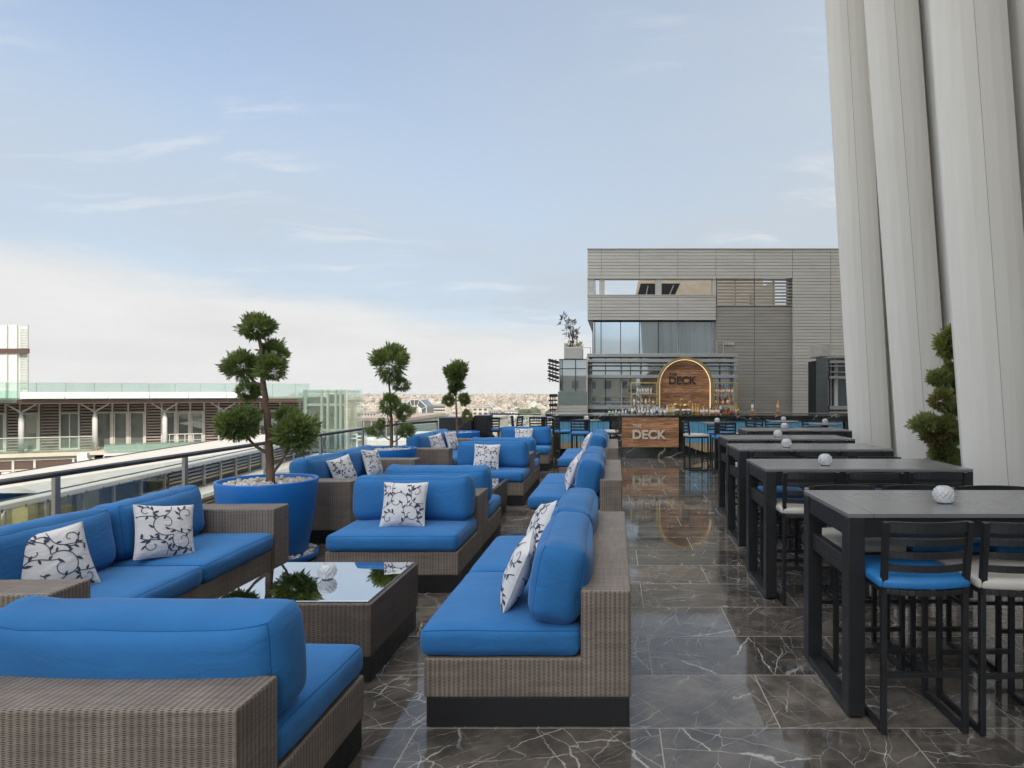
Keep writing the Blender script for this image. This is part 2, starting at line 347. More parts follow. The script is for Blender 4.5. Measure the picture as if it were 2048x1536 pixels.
# ------------------------------------------------------------------ mesh building
class MB:
    def __init__(s): s.v = []; s.f = []; s.m = []; s.sm = []
    def face(s, idx, m=0, smooth=False): s.f.append(tuple(idx)); s.m.append(m); s.sm.append(smooth)
    def add(s, pts):
        i = len(s.v); s.v.extend([tuple(p) for p in pts]); return i
    def box(s, x0, x1, y0, y1, z0, z1, m=0):
        i = s.add([(x0, y0, z0), (x1, y0, z0), (x1, y1, z0), (x0, y1, z0), (x0, y0, z1), (x1, y0, z1), (x1, y1, z1), (x0, y1, z1)])
        for q in ((0, 3, 2, 1), (4, 5, 6, 7), (0, 1, 5, 4), (1, 2, 6, 5), (2, 3, 7, 6), (3, 0, 4, 7)): s.face([i + k for k in q], m)
        return s
    def bar(s, p, q, w, d=None, m=0, up=(0, 0, 1)):       # square bar from p to q
        d = d or w; p = Vector(p); q = Vector(q); t = (q - p).normalized(); u = Vector(up)
        if abs(t.dot(u)) > 0.95: u = Vector((0, 1, 0))
        a = t.cross(u).normalized(); b = a.cross(t).normalized()
        o = []
        for c in (p, q):
            for sa, sb in ((-1, -1), (1, -1), (1, 1), (-1, 1)): o.append(c + a * sa * w / 2 + b * sb * d / 2)
        i = s.add(o)
        for k in ((0, 1, 2, 3), (7, 6, 5, 4), (0, 4, 5, 1), (1, 5, 6, 2), (2, 6, 7, 3), (3, 7, 4, 0)): s.face([i + j for j in k], m)
        return s
    def tube(s, pts, r, n=8, m=0, caps=True):
        pts = [Vector(p) for p in pts]
        rr = r if isinstance(r, (list, tuple)) else [r] * len(pts)
        t0 = (pts[1] - pts[0]).normalized()
        a = t0.orthogonal().normalized(); rings = []
        for k, p in enumerate(pts):
            t = (pts[min(k + 1, len(pts) - 1)] - pts[max(k - 1, 0)]).normalized()
            a = (a - t * a.dot(t)).normalized(); b = t.cross(a)
            rings.append(s.add([p + (a * math.cos(2 * PI * j / n) + b * math.sin(2 * PI * j / n)) * rr[k] for j in range(n)]))
        for k in range(len(pts) - 1):
            for j in range(n):
                s.face((rings[k] + j, rings[k] + (j + 1) % n, rings[k + 1] + (j + 1) % n, rings[k + 1] + j), m, True)
        if caps:
            s.face([rings[0] + j for j in reversed(range(n))], m); s.face([rings[-1] + j for j in range(n)], m)
        return s
    def lathe(s, prof, n=32, c=(0, 0, 0), m=0, smooth=True, mfun=None):
        rings = []
        for r, z in prof:
            rings.append(s.add([(c[0] + r * math.cos(2 * PI * j / n), c[1] + r * math.sin(2 * PI * j / n), c[2] + z) for j in range(n)]))
        for k in range(len(prof) - 1):
            mm = mfun(k) if mfun else m
            for j in range(n):
                s.face((rings[k] + j, rings[k] + (j + 1) % n, rings[k + 1] + (j + 1) % n, rings[k + 1] + j), mm, smooth)
        if prof[0][0] > 1e-6: s.face([rings[0] + j for j in reversed(range(n))], mfun(0) if mfun else m)
        if prof[-1][0] > 1e-6: s.face([rings[-1] + j for j in range(n)], mfun(len(prof) - 2) if mfun else m)
        return s
    def prism(s, poly, y0, y1, m=0, axis='Y', smooth_sides=False):
        """poly in (x,z) extruded along Y (axis Y), or in (x,y) extruded along Z, counter-clockwise seen from the low end outward."""
        n = len(poly)
        def P(p, t): return (p[0], t, p[1]) if axis == 'Y' else ((p[0], p[1], t) if axis == 'Z' else (t, p[0], p[1]))
        i = s.add([P(p, y0) for p in poly]); j = s.add([P(p, y1) for p in poly])
        s.face([i + k for k in range(n)], m); s.face([j + k for k in reversed(range(n))], m)
        for k in range(n): s.face((i + k, j + k, j + (k + 1) % n, i + (k + 1) % n), m, smooth_sides)
        return s
    def quad(s, a, b, c, d, m=0):
        i = s.add([a, b, c, d]); s.face((i, i + 1, i + 2, i + 3), m); return s
    def mesh(s, name, mats, bevel=0.0, seg=2, fix=False, weld=False):
        me = bpy.data.meshes.new(name)
        me.from_pydata(s.v, [], s.f)
        me.polygons.foreach_set('material_index', s.m)
        me.polygons.foreach_set('use_smooth', s.sm)
        if fix or bevel or weld:
            bm = bmesh.new(); bm.from_mesh(me)
            if weld: bmesh.ops.remove_doubles(bm, verts=bm.verts, dist=1e-5)
            if fix: bmesh.ops.recalc_face_normals(bm, faces=bm.faces)
            if bevel:
                es = [e for e in bm.edges if len(e.link_faces) == 2 and e.calc_face_angle(0) > 0.6]
                bmesh.ops.bevel(bm, geom=es, offset=bevel, segments=seg, profile=0.5, affect='EDGES', clamp_overlap=True)
            bm.to_mesh(me); bm.free()
        uvl = me.uv_layers.new(name='UVMap').data
        vs = me.vertices
        for p in me.polygons:
            nx, ny, nz = (abs(c) for c in p.normal)
            for li in p.loop_indices:
                co = vs[me.loops[li].vertex_index].co
                if nz >= nx and nz >= ny: uvl[li].uv = (co.x, co.y)
                elif nx >= ny: uvl[li].uv = (co.y, co.z)
                else: uvl[li].uv = (co.x, co.z)
        for mt in (mats if isinstance(mats, (list, tuple)) else [mats]): me.materials.append(mt)
        me.update()
        return me
    def build(s, name, mats, parent=None, loc=None, rot=None, **kw):
        return link(name, s.mesh(name, mats, **kw), parent, loc, rot)

def link(name, me, parent=None, loc=None, rot=None):
    o = bpy.data.objects.new(name, me); C.objects.link(o)
    if parent is not None: o.parent = parent
    if loc is not None: o.location = loc
    if rot is not None: o.rotation_euler = rot
    return o
def tag(o, label=None, cat=None, group=None, kind=None):
    if label: o['label'] = label
    if cat: o['category'] = cat
    if group: o['group'] = group
    if kind: o['kind'] = kind
    return o
def thing(name, label, cat, loc=(0, 0, 0), rz=0.0, group=None):
    o = bpy.data.objects.new(name, None); C.objects.link(o); o.empty_display_size = 0.1
    o.location = loc; o.rotation_euler = (0, 0, rz)
    return tag(o, label, cat, group)
KIDS = {}
def dup(o, parent=None):
    c = o.copy(); C.objects.link(c)
    if parent is not None: c.parent = parent
    for ch in kids(o): dup(ch, c)
    return c
def kids(o): return [x for x in o.children]
def place(o, loc, rz=None, label=None, group=None):
    o.location = loc
    if rz is not None: o.rotation_euler = (0, 0, rz)
    if label: o['label'] = label
    if group: o['group'] = group
    return o
class Proto:
    """first use moves the thing itself, later uses copy it with its parts"""
    def __init__(s, root): s.root = root; s.used = False
    def at(s, loc, rz=0.0, label=None, group=None):
        o = dup(s.root) if s.used else s.root
        s.used = True
        return place(o, loc, rz, label, group)
# ------------------------------------------------------------------ the terrace: floor, podium, gravel bed
mb = MB(); mb.quad((-4.46, -9, 0), (12, -9, 0), (12, 18.1, 0), (-4.46, 18.1, 0))
tag(mb.build('terrace_floor', M['floor']), kind='structure')
mb = MB(); mb.box(-4.5, 12, -9, 18.14, -9.0, -0.02)
pod = mb.build('podium_building', M['concrete']); tag(pod, 'grey concrete block carrying the marble roof terrace', 'building')

# ------------------------------------------------------------------ upholstery
def cushion(sx, sy, sz, r, puff=0.025, side=0.012, ear=0.0, seed=0, cuts=15, wr=0.004):
    bm = bmesh.new(); bmesh.ops.create_cube(bm, size=2.0)
    bmesh.ops.subdivide_edges(bm, edges=bm.edges, cuts=cuts, use_grid_fill=True)
    hx, hy, hz = sx / 2, sy / 2, sz / 2
    def q(p): return math.copysign(1 - (1 - abs(p)) ** 1.7, p)
    US = []
    for v in bm.verts:
        u = Vector((q(v.co.x), q(v.co.y), q(v.co.z))); US.append(tuple(u))
        p = Vector((u.x * hx, u.y * hy, u.z * hz))
        inn = Vector((max(-(hx - r), min(hx - r, p.x)), max(-(hy - r), min(hy - r, p.y)), max(-(hz - r), min(hz - r, p.z))))
        d = p - inn
        if d.length > 1e-7: p = inn + d.normalized() * r
        bx, by, bz = 1 - u.x ** 2, 1 - u.y ** 2, 1 - u.z ** 2
        w = Vector((p.x * 3 + seed * 7.1, p.y * 3 + seed, p.z * 3))
        nz = mnoise.noise(w) * 0.7 + mnoise.noise(w * 2.7) * 0.3
        p.z += math.copysign(1, u.z) * (abs(u.z) ** 3) * (puff * (bx * by) + nz * wr * 2)
        p.y += math.copysign(1, u.y) * (abs(u.y) ** 3) * (side * (bx * bz) ** 0.9 + nz * wr * 1.5 * bz)
        p.x += math.copysign(1, u.x) * (abs(u.x) ** 3) * side * 0.5 * (by * bz)
        if ear: p.z += (ear * (abs(u.x) ** 6) - ear * 0.35 + nz * wr * 2) * max(0, u.z)
        v.co = p
    for f in bm.faces: f.smooth = True
    # seam cord along the border of the two largest faces, following the sewn shape
    bm.verts.ensure_lookup_table()
    ax_ = 1 if sy <= sz else 2
    loops = []
    for sg in (-1, 1):
        ring = [v for v, u in zip(bm.verts, US) if u[ax_] * sg > .999 and max(abs(u[k]) for k in range(3) if k != ax_) > .999]
        k0, k1 = [k for k in range(3) if k != ax_]
        um = {v: u for v, u in zip(bm.verts, US)}
        ring.sort(key=lambda v: math.atan2(um[v][k1], um[v][k0]))
        loops.append([v.co.copy() for v in ring] + [ring[0].co.copy()])
    cord = MB()
    for lp in loops: cord.tube(lp, .0032, 5, 0, False)
    me = bpy.data.meshes.new('cushion'); bm.to_mesh(me); bm.free()
    me.materials.append(M['blue'])
    return me, cord

def cush_obj(name, dims, parent, loc, rot=(0, 0, 0), **kw):
    me, cord = cushion(*dims, **kw)
    o = link(name, me, parent, loc, rot)
    cord.build('piping', M['piping'], o)
    return o

SEED = [1]
def make_seat(name, label, cat, L, arms, n, group=None, depth=1.03):
    """wicker sofa facing +Y; origin on the floor under its middle"""
    t = thing(name, label, cat, group=group)
    b0, b1, bk = -depth / 2, depth / 2, 0.25
    ax = 0.27 if arms else 0.0
    x0, x1 = -L / 2, L / 2
    MB().box(x0 + .008, x1 - .008, b0 + .008, b1 - .012, 0.0, 0.145).build('plinth', M['plinth'], t, bevel=.003)
    prof = [(b0, .147), (b1, .147), (b1, .342), (b0 + bk, .342), (b0 + bk, .680), (b0, .680)]
    MB().prism(prof, x0 + (ax + .002 if arms else 0), x1 - (ax + .002 if arms else 0), axis='X').build('woven_frame', M['wicker'], t, bevel=.010, fix=True)
    if arms:
        MB().box(x0, x0 + ax - .002, b0 - .001, b1 + .02, .147, .682).build('armrest', M['wicker'], t, bevel=.011)
        MB().box(x1 - ax + .002, x1, b0 - .001, b1 + .02, .147, .682).build('armrest', M['wicker'], t, bevel=.011)
    iw = (L - 2 * ax) / n
    for k in range(n):
        SEED[0] += 1
        cxk = x0 + ax + iw * (k + .5)
        d = depth - bk + .03
        cush_obj('seat_cushion', (iw - .008, d, .146, .050), t, (cxk, b1 + .03 - d / 2, .342 + .073), puff=.022, seed=SEED[0])
        rng = random.Random(SEED[0])
        cush_obj('back_cushion', (iw - .03, .265, .405, .086), t, (cxk + rng.uniform(-.008, .008), b0 + bk + .118 + rng.uniform(-.01, .015), .488 + .196),
                 (R(8.5 + rng.uniform(-2, 2)), 0, R(rng.uniform(-1.2, 1.2))), puff=.02, side=.04, ear=.03, seed=SEED[0] + 50, wr=.006)
    return t

GS = 'wicker seats with blue cushions around the coffee tables'
a = make_seat('wicker_armchair', 'wicker seat with its back to the viewer and one long blue cushion, closest of all', 'armchair', 1.10, False, 1, GS)
a.location = (-1.725, 2.535, 0)
CH = [(-1.845, 5.880, PI, 'single wicker seat facing the viewer across the nearest mirror-topped coffee table'),
      (-1.850, 6.930, 0, 'wicker seat back to back with the facing seat beyond the nearest coffee table'),
      (-1.880, 9.960, PI, 'wicker seat facing the viewer across the second mirror-topped coffee table'),
      (-1.880, 11.010, 0, 'wicker seat back to back with the facing seat beyond the second coffee table'),
      (-1.930, 14.090, PI, 'wicker seat facing the viewer with high bar tables behind, farthest of its kind')]
for i, (x, y, rz, lb) in enumerate(CH):
    c = dup(a); place(c, (x, y, 0), rz, lb, GS)
ls = make_seat('wicker_sofa', 'two-seat wicker sofa with armrests along the glass railing, nearest of three', 'sofa', 2.56, True, 2, GS)
place(ls, (-3.345, 4.42, 0), R(-90 + 2.6))
l2 = place(dup(ls), (-3.42, 8.37, 0), R(-90), 'two-seat wicker sofa with armrests between the first and second blue tree pots', GS)
l3 = place(dup(ls), (-3.37, 12.38, 0), R(-90), 'two-seat wicker sofa with armrests between the second and third blue tree pots', GS)
rs = make_seat('wicker_sofa', 'armless two-seat wicker sofa beside the marble aisle, nearest of three', 'sofa', 2.13, False, 2, GS)
place(rs, (-.435, 4.29, 0), R(90))
r2 = place(dup(rs), (-.435, 8.31, 0), R(90), 'armless two-seat wicker sofa beside the marble aisle, middle of three', GS)
r3 = place(dup(rs), (-.455, 12.36, 0), R(90), 'armless two-seat wicker sofa beside the marble aisle, closest to the bar', GS)

# ------------------------------------------------------------------ scatter pillows with a printed vine
def pillow_mesh(seed):
    rng = random.Random(seed)
    W, T = .193, .068
    def S(u, v, s):
        x = W * u * (1 - .07 * (1 - v * v)); z = W * v * (1 - .07 * (1 - u * u))
        h = T * max(0, (1 - abs(u) ** 2.4) * (1 - abs(v) ** 2.4)) ** .55
        h += .006 * mnoise.noise(Vector((u * 2.5 + seed, v * 2.5, s))) * (1 - u * u) * (1 - v * v)
        return Vector((x, s * h, z))
    mb = MB(); n = 22
    for s in (-1, 1):
        base = len(mb.v)
        for i in range(n + 1):
            for j in range(n + 1):
                a = 2 * i / n - 1; b = 2 * j / n - 1
                u = math.sin(a * PI / 2); v = math.sin(b * PI / 2)
                mb.v.append(tuple(S(u, v, s)))
        for i in range(n):
            for j in range(n):
                q = [base + i * (n + 1) + j, base + (i + 1) * (n + 1) + j, base + (i + 1) * (n + 1) + j + 1, base + i * (n + 1) + j + 1]
                mb.face(q if s < 0 else q[::-1], 0, True)
    # seam cord
    edge = [(t, -1) for t in (-1, -.5, 0, .5)] + [(1, t) for t in (-1, -.5, 0, .5)] + [(-t, 1) for t in (-1, -.5, 0, .5)] + [(-1, -t) for t in (-1, -.5, 0, .5)] + [(-1, -1)]
    mb.tube([S(u, v, 1) for u, v in edge], .0035, 5, 0, False)
    rq = seed % 4; fl = -1 if seed % 3 == 0 else 1
    def P(u, v, s):
        u *= fl
        for _ in range(rq): u, v = -v, u
        u = max(-.985, min(.985, u)); v = max(-.985, min(.985, v))
        p = S(u, v, s); e = .01
        du = S(min(.99, u + e), v, s) - S(max(-.99, u - e), v, s); dv = S(u, min(.99, v + e), s) - S(u, max(-.99, v - e), s)
        nn = du.cross(dv).normalized()
        if nn.y * s < 0: nn = -nn
        return p + nn * .0016
    def ribbon(pts, w0, w1, s):
        last = None
        for k in range(len(pts)):
            p = Vector(pts[k]); d = (Vector(pts[min(k + 1, len(pts) - 1)]) - Vector(pts[max(k - 1, 0)])).normalized()
            w = w0 + (w1 - w0) * k / (len(pts) - 1); nn = Vector((-d.y, d.x)) * w
            i = mb.add([P(p.x + nn.x, p.y + nn.y, s), P(p.x - nn.x, p.y - nn.y, s)])
            if last is not None: mb.face((last, last + 1, i + 1, i) if s > 0 else (i, i + 1, last + 1, last), 1, True)
            last = i
    def leaf(u, v, ang, L, s):
        d = Vector((math.cos(ang), math.sin(ang))); nn = Vector((-d.y, d.x)); q = Vector((u, v))
        prof = ((0, 0), (.25, .17), (.5, .22), (.75, .14), (1, 0))
        up = [q + d * L * t + nn * L * w for t, w in prof]; dn = [q + d * L * t - nn * L * w * .8 for t, w in prof]
        for k in range(4):
            i = mb.add([P(*up[k], s), P(*up[k + 1], s), P(*dn[k + 1], s), P(*dn[k], s)])
            mb.face((i + 3, i + 2, i + 1, i) if s > 0 else (i, i + 1, i + 2, i + 3), 1, True)
    def spiral(cx, cy, r0, a0, sweep, s):
        pts = []
        N = 44
        for k in range(N):
            t = k / (N - 1); r = r0 * (1 - .86 * t ** 1.15); a = a0 + sweep * t
            pts.append((cx + r * math.cos(a), cy + r * math.sin(a)))
        ribbon(pts, .0155, .013, s)
        for k in (2, 6, 10, 15):
            d = math.atan2(pts[k + 1][1] - pts[k][1], pts[k + 1][0] - pts[k][0])
            sd = math.copysign(1, -sweep)
            leaf(pts[k][0], pts[k][1], d + sd * rng.uniform(.6, 1.0), rng.uniform(.17, .25), s)
        return pts
    for s in (-1, 1):
        mir = rng.choice((-1, 1)) if s > 0 else 1
        a = rng.uniform(-.15, .15)
        spiral(.12 * mir, -.22, .50, 2.2 + a, -7.2 * mir, s)
        spiral(.52 * mir, .60, .30, -2.4 + a, 6.8 * mir, s)
        spiral(-.50 * mir, .42, .40, -.4 + a, 6.6 * mir, s)
        spiral(-.66 * mir, -.60, .30, 1.2 + a, -6.4 * mir, s)
        spiral(.70 * mir, -.70, .24, 2.6, 6.0 * mir, s)
        for st, en, bend in (((-.95, -.1), (.0, .2), .18), ((.0, .95), (.75, .12), -.2), ((-.2, -.95), (.95, -.3), .15), ((-.95, .9), (-.1, .75), -.1)):
            p0, p1 = Vector(st), Vector(en); d = p1 - p0; nn = Vector((-d.y, d.x)) * bend
            pts = [(p0 + d * t + nn * math.sin(t * PI * 1.5))[:] for t in [k / 15 for k in range(16)]]
            ribbon(pts, .014, .014, s)
            for k in range(2, 15, 3):
                dd = math.atan2(pts[k + 1][1] - pts[k][1], pts[k + 1][0] - pts[k][0])
                leaf(pts[k][0], pts[k][1], dd + (1 if k % 2 else -1) * rng.uniform(.6, 1.1), rng.uniform(.17, .25), s)
    return mb.mesh('pillow', [M['white_fabric'], M['navy']])
PM = [pillow_mesh(k) for k in (3, 8, 14, 21)]
GP = 'white scatter pillows with navy vine print'
def pillow(k, loc, lean, rz, roll, label):
    """front faces -Y before rz; lean tips the top back (+Y)"""
    o = link('scatter_pillow', PM[k % 4]); o.location = loc
    o.rotation_mode = 'XYZ'
    o.matrix_world = Matrix.Translation(loc) @ Matrix.Rotation(rz, 4, 'Z') @ Matrix.Rotation(-lean, 4, 'X') @ Matrix.Rotation(roll, 4, 'Y')
    return tag(o, label, 'pillow', GP)
ZS = .488 + .196
# facing -Y on the single seats
pillow(0, (-1.835, 5.66, ZS), R(17), 0, 0, 'vine print pillow centred on the facing seat beyond the nearest coffee table')
pillow(1, (-1.925, 9.74, ZS), R(17), 0, R(1), 'vine print pillow on the facing seat beyond the second coffee table')
pillow(2, (-1.950, 13.87, ZS), R(17), 0, 0, 'vine print pillow on the farthest facing seat, before the bar tables')
# facing +X on the sofas by the railing
pillow(1, (-3.27, 3.78, ZS-.01), R(20), R(62), R(-6), 'vine print pillow by the near armrest of the nearest railing sofa')
pillow(2, (-3.20, 4.62, ZS-.01), R(22), R(60), R(9), 'vine print pillow in the middle of the far seat, nearest railing sofa')
pillow(3, (-3.30, 7.90, ZS), R(20), R(70), R(-8), 'vine print pillow near the front armrest of the second railing sofa')
pillow(0, (-3.30, 8.86, ZS), R(20), R(80), R(6), 'vine print pillow near the rear armrest of the second railing sofa')
pillow(1, (-3.27, 11.98, ZS), R(20), R(64), R(-8), 'vine print pillow on the front seat of the farthest railing sofa')
pillow(2, (-3.22, 12.85, ZS), R(20), R(76), R(6), 'vine print pillow on the rear seat of the farthest railing sofa')
# facing -X on the sofas by the aisle
pillow(3, (-.535, 3.60, ZS - .01), R(22), R(-84), R(7), 'vine print pillow on the front seat of the nearest aisle sofa')
pillow(0, (-.545, 4.72, ZS - .005), R(24), R(-72), R(-14), 'vine print pillow tilted on the rear seat of the nearest aisle sofa')
pillow(1, (-.515, 7.80, ZS), R(20), R(-84), R(4), 'vine print pillow on the front seat of the middle aisle sofa')
pillow(2, (-.500, 8.75, ZS), R(20), R(-88), R(-5), 'vine print pillow on the rear seat of the middle aisle sofa')
pillow(3, (-.530, 11.95, ZS), R(20), R(-84), R(5), 'vine print pillow on the front seat of the aisle sofa closest to the bar')
pillow(0, (-.520, 12.75, ZS), R(20), R(-88), R(-4), 'vine print pillow on the rear seat of the aisle sofa closest to the bar')

# ------------------------------------------------------------------ coffee tables
t = thing('coffee_table', 'square dark wicker coffee table with a mirror-like glass top, nearest of three', 'coffee table', group='wicker coffee tables')
w = .47
MB().box(-w + .01, w - .01, -w * .95 + .01, w * .95 - .01, 0, .145).build('plinth', M['plinth'], t, bevel=.003)
MB().box(-w, w, -w * .95, w * .95, .147, .452).build('body', M['wicker_dark'], t, bevel=.010)
MB().box(-w + .022, w - .022, -w * .95 + .022, w * .95 - .022, .453, .463).build('glass_top', M['mirror'], t, bevel=.002)
place(t, (-1.865, 4.16, 0))
place(dup(t), (-1.96, 8.54, 0), 0, 'square dark wicker coffee table in the second group, reflecting a vine print pillow')
place(dup(t), (-1.98, 12.62, 0), 0, 'square dark wicker coffee table in the farthest group, mostly hidden by seats')

# ------------------------------------------------------------------ ribbed globe lamps
def globe():
    mb = MB(); n, k = 48, 26; Rr = .054
    prof = []
    rings = []
    for i in range(k + 1):
        a = -PI / 2 + .55 + (PI - .55 - .42) * i / k
        ring = []
        for j in range(n):
            th = 2 * PI * j / n
            rip = .0058 * (abs(math.sin(6 * th + i * .42)) + abs(math.sin(6 * th - i * .42)) - .9)
            r = (Rr + rip) * math.cos(a)
            ring.append((r * math.cos(th), r * math.sin(th), .047 + Rr * math.sin(a)))
        rings.append(mb.add(ring))
    for i in range(k):
        for j in range(n):
            mb.face((rings[i] + j, rings[i] + (j + 1) % n, rings[i + 1] + (j + 1) % n, rings[i + 1] + j), 0, True)
    top = rings[-1]
    inner = mb.add([(v[0] * .8, v[1] * .8, v[2] - .012) for v in mb.v[top:top + n]])
    for j in range(n): mb.face((top + j, top + (j + 1) % n, inner + (j + 1) % n, inner + j), 0, True)
    mb.face([inner + j for j in range(n)], 0)
    mb.face([rings[0] + j for j in reversed(range(n))], 0)
    return mb
gt = thing('table_lamp', '', 'table lamp')
globe().build('lamp_shade', M['globe'], gt)
MB().lathe([(.030, 0), (.033, .002), (.033, .006), (.030, .008)], 24).build('base', M['plinth'], gt)
LAMP = Proto(gt); GL = 'white ribbed glass globe lamps'
TT = 1.046
for x, y, z, lb in ((-1.85, 4.18, .463, 'white ribbed globe lamp mirrored in the nearest coffee table'),
                    (1.83, 3.62, TT, 'white ribbed globe lamp on the nearest long high table'),
                    (1.765, 5.46, TT, 'white ribbed globe lamp on the second long high table'),
                    (1.90, 7.20, TT, 'white ribbed globe lamp on the third long high table'),
                    (2.21, 8.82, TT, 'white ribbed globe lamp on the fourth long high table'),
                    (2.80, 10.75, TT, 'white ribbed globe lamp on the fifth long high table'),
                    (3.76, 14.5, 1.003, 'small white globe lamp on the round table closest to the counter bottles'),
                    (4.33, 13.4, 1.003, 'small white globe lamp on the round table beside the pale fins'),
                    (2.17, 13.8, 1.003, 'small white globe lamp on the round table with a blue stool in front'),
                    (-.66, 15.0, 1.003, 'small white globe lamp on the round table before the bar\'s blue panel'),
                    (-1.82, 16.5, 1.003, 'tiny white globe lamp on the railing table next to the bar end'),
                    (-3.17, 16.3, 1.003, 'tiny white globe lamp on the corner table by the black cabinet')):
    LAMP.at((x, y, z), 0, lb, GL)

# ------------------------------------------------------------------ long high tables
def long_table(L=1.66, D=.79, h=1.045):
    t = thing('high_table', '', 'bar table')
    lw, ld = .085, .10
    x0, x1, y0, y1 = -L / 2, L / 2, -D / 2, D / 2
    mb = MB(); mb.box(x0 + .13, x1 - .13, y0, y1, h - .022, h)
    mb.build('table_top', M['table_slate'], t, bevel=.002)
    for xa_ in (x0, x1 - .127): MB().box(xa_, xa_ + .127, y0, y1, h - .022, h - .0005).build('end_band', M['table_slate'], t, bevel=.002)
    for sx in (-1, 1):
        xa, xb = (x0, x0 + lw) if sx < 0 else (x1 - lw, x1)
        for sy in (-1, 1):
            ya, yb = (y0, y0 + ld) if sy < 0 else (y1 - ld, y1)
            MB().box(xa, xb, ya, yb, .012, h - .024).build('leg', M['black'], t, bevel=.003)
        MB().box(xa + .001, xb - .001, y0 + ld + .001, y1 - ld - .001, .002, .040).build('floor_bar', M['black'], t, bevel=.003)
        MB().box(xa + .02, xb - .02, y0 + ld + .001, y1 - ld - .001, .70, .80).build('cross_rail', M['black'], t, bevel=.003)
        MB().box(xa + .006, xb - .006, y0 + ld + .001, y1 - ld - .001, h - .125, h - .024).build('end_apron', M['black'], t, bevel=.003)
    for ya in (y0 + .012, y1 - .032):
        MB().box(x0 + lw + .001, x1 - lw - .001, ya, ya + .02, h - .125, h - .024).build('apron', M['black'], t, bevel=.002)
    return t
LT = Proto(long_table()); GT = 'long black high tables in a row'
ORD = ['nearest', 'second', 'third', 'fourth', 'fifth']
TAB = [(2.02, 3.705), (2.04, 5.60), (2.16, 7.36), (2.30, 8.86), (2.93, 10.70)]
for i, (x, y) in enumerate(TAB):
    LT.at((x, y, 0), 0, 'long black high table with a grey slate top, %s in its row' % ORD[i], GT)

# ------------------------------------------------------------------ round high tables
rt = thing('round_high_table', '', 'bar table')
MB().lathe([(.30, .975), (.335, .98), (.335, 1.0), (.332, 1.003), (0, 1.003)], 40).build('table_top', M['table_slate'], rt)
MB().box(-.05, .05, -.05, .05, .02, .974).build('pedestal', M['black'], rt, bevel=.004)
MB().lathe([(.24, 0), (.24, .012), (.05, .02), (0, .02)], 32).build('base', M['black'], rt)
RT = Proto(rt); GR = 'round black pedestal bar tables'
for x, y, lb in ((2.17, 13.8, 'round black pedestal bar table with a blue stool in front of it'),
                 (3.76, 14.5, 'round black pedestal bar table behind the fifth long table'),
                 (4.33, 13.4, 'round black pedestal bar table beside the pale leaning fins'),
                 (-.66, 15.0, 'round black pedestal bar table before the bar\'s short blue panel'),
                 (-1.82, 16.5, 'round black pedestal bar table by the end railing, next to the bar'),
                 (-3.17, 16.3, 'round black pedestal bar table by the end railing, near the black cabinet')):
    RT.at((x, y, 0), 0, lb, GR)

# ------------------------------------------------------------------ bar stools
def make_stool(seat_mat):
    t = thing('bar_stool', '', 'bar stool')
    q = .027
    for sx in (-1, 1):
        MB().box(sx * .20 - q / 2, sx * .20 + q / 2, -.225, -.225 + q, .002, .686).build('leg', M['black'], t, bevel=.003)
        MB().box(sx * .20 - q / 2, sx * .20 + q / 2, .195 - q, .195, .002, .686).build('leg', M['black'], t, bevel=.003)
        MB().box(sx * .20 - q / 2 + .001, sx * .20 + q / 2 - .001, -.225 + q + .0005, .195 - q - .0005, .003, .003 + q).build('floor_runner', M['black'], t, bevel=.002)
    MB().box(-.186, .186, -.221, -.199, .275, .300).build('stretcher', M['black'], t, bevel=.002)
    MB().box(-.186, .186, .169, .191, .235, .260).build('footrest', M['black'], t, bevel=.002)
    mb = MB()
    mb.box(-.213, -.187, -.195, .195, .688, .712); mb.box(.187, .213, -.195, .195, .688, .712); mb.box(-.186, .186, .171, .195, .688, .712)
    arc = [(-.205 + .41 * k / 12, -.212 - .055 * (1 - (2 * k / 12 - 1) ** 2), .70) for k in range(13)]
    for k in range(12): mb.bar(arc[k], arc[k + 1], .020, .026)
    mb.build('seat_frame', M['black'], t, bevel=.002)
    # pad with a bowed rear edge
    bm = bmesh.new(); bmesh.ops.create_cube(bm, size=2.0); bmesh.ops.subdivide_edges(bm, edges=bm.edges, cuts=9, use_grid_fill=True)
    for v in bm.verts:
        u = [math.copysign(1 - (1 - abs(c)) ** 1.6, c) for c in v.co]
        hx, hy, hz, r = .228, .222, .024, .018
        p = Vector((u[0] * hx, u[1] * hy, u[2] * hz)); inn = Vector([max(-(h - r), min(h - r, c)) for h, c in zip((hx, hy, hz), p)])
        d = p - inn
        if d.length > 1e-7: p = inn + d.normalized() * r
        p.z += max(0, u[2]) * .016 * ((1 - u[0] ** 2) * (1 - u[1] ** 2)) ** .5
        if u[1] < 0: p.y -= .045 * (1 - u[0] ** 2) * abs(u[1])
        if u[1] > 0: p.x *= 1 - .05 * u[1]
        v.co = p
    for f in bm.faces: f.smooth = True
    me = bpy.data.meshes.new('seat'); bm.to_mesh(me); bm.free(); me.materials.append(seat_mat)
    link('seat', me, t, (0, -.005, .737))
    mb = MB()
    for sx in (-1, 1): mb.bar((sx * .20, -.2115, .688), (sx * .205, -.250, 1.040), .027, .030, 0, (0, 1, 0))
    for z, hh in ((1.017, .052), (.945, .032), (.880, .032), (.815, .032)):
        y = -.2115 - .0385 * (z - .688) / .352
        pts = [(-.19 + .38 * k / 10, y - .040 * (1 - (2 * k / 10 - 1) ** 2), z) for k in range(11)]
        for k in range(10): mb.bar(pts[k], pts[k + 1], .014, hh)
    mb.build('backrest', M['black'], t)
    return t
SB = Proto(make_stool(M['stool_blue'])); SW = Proto(make_stool(M['stool_white']))
GST = 'black ladder-back bar stools'
def stool(colr, x, y, rz, label): (SB if colr == 'b' else SW).at((x, y, 0), rz, label, GST)
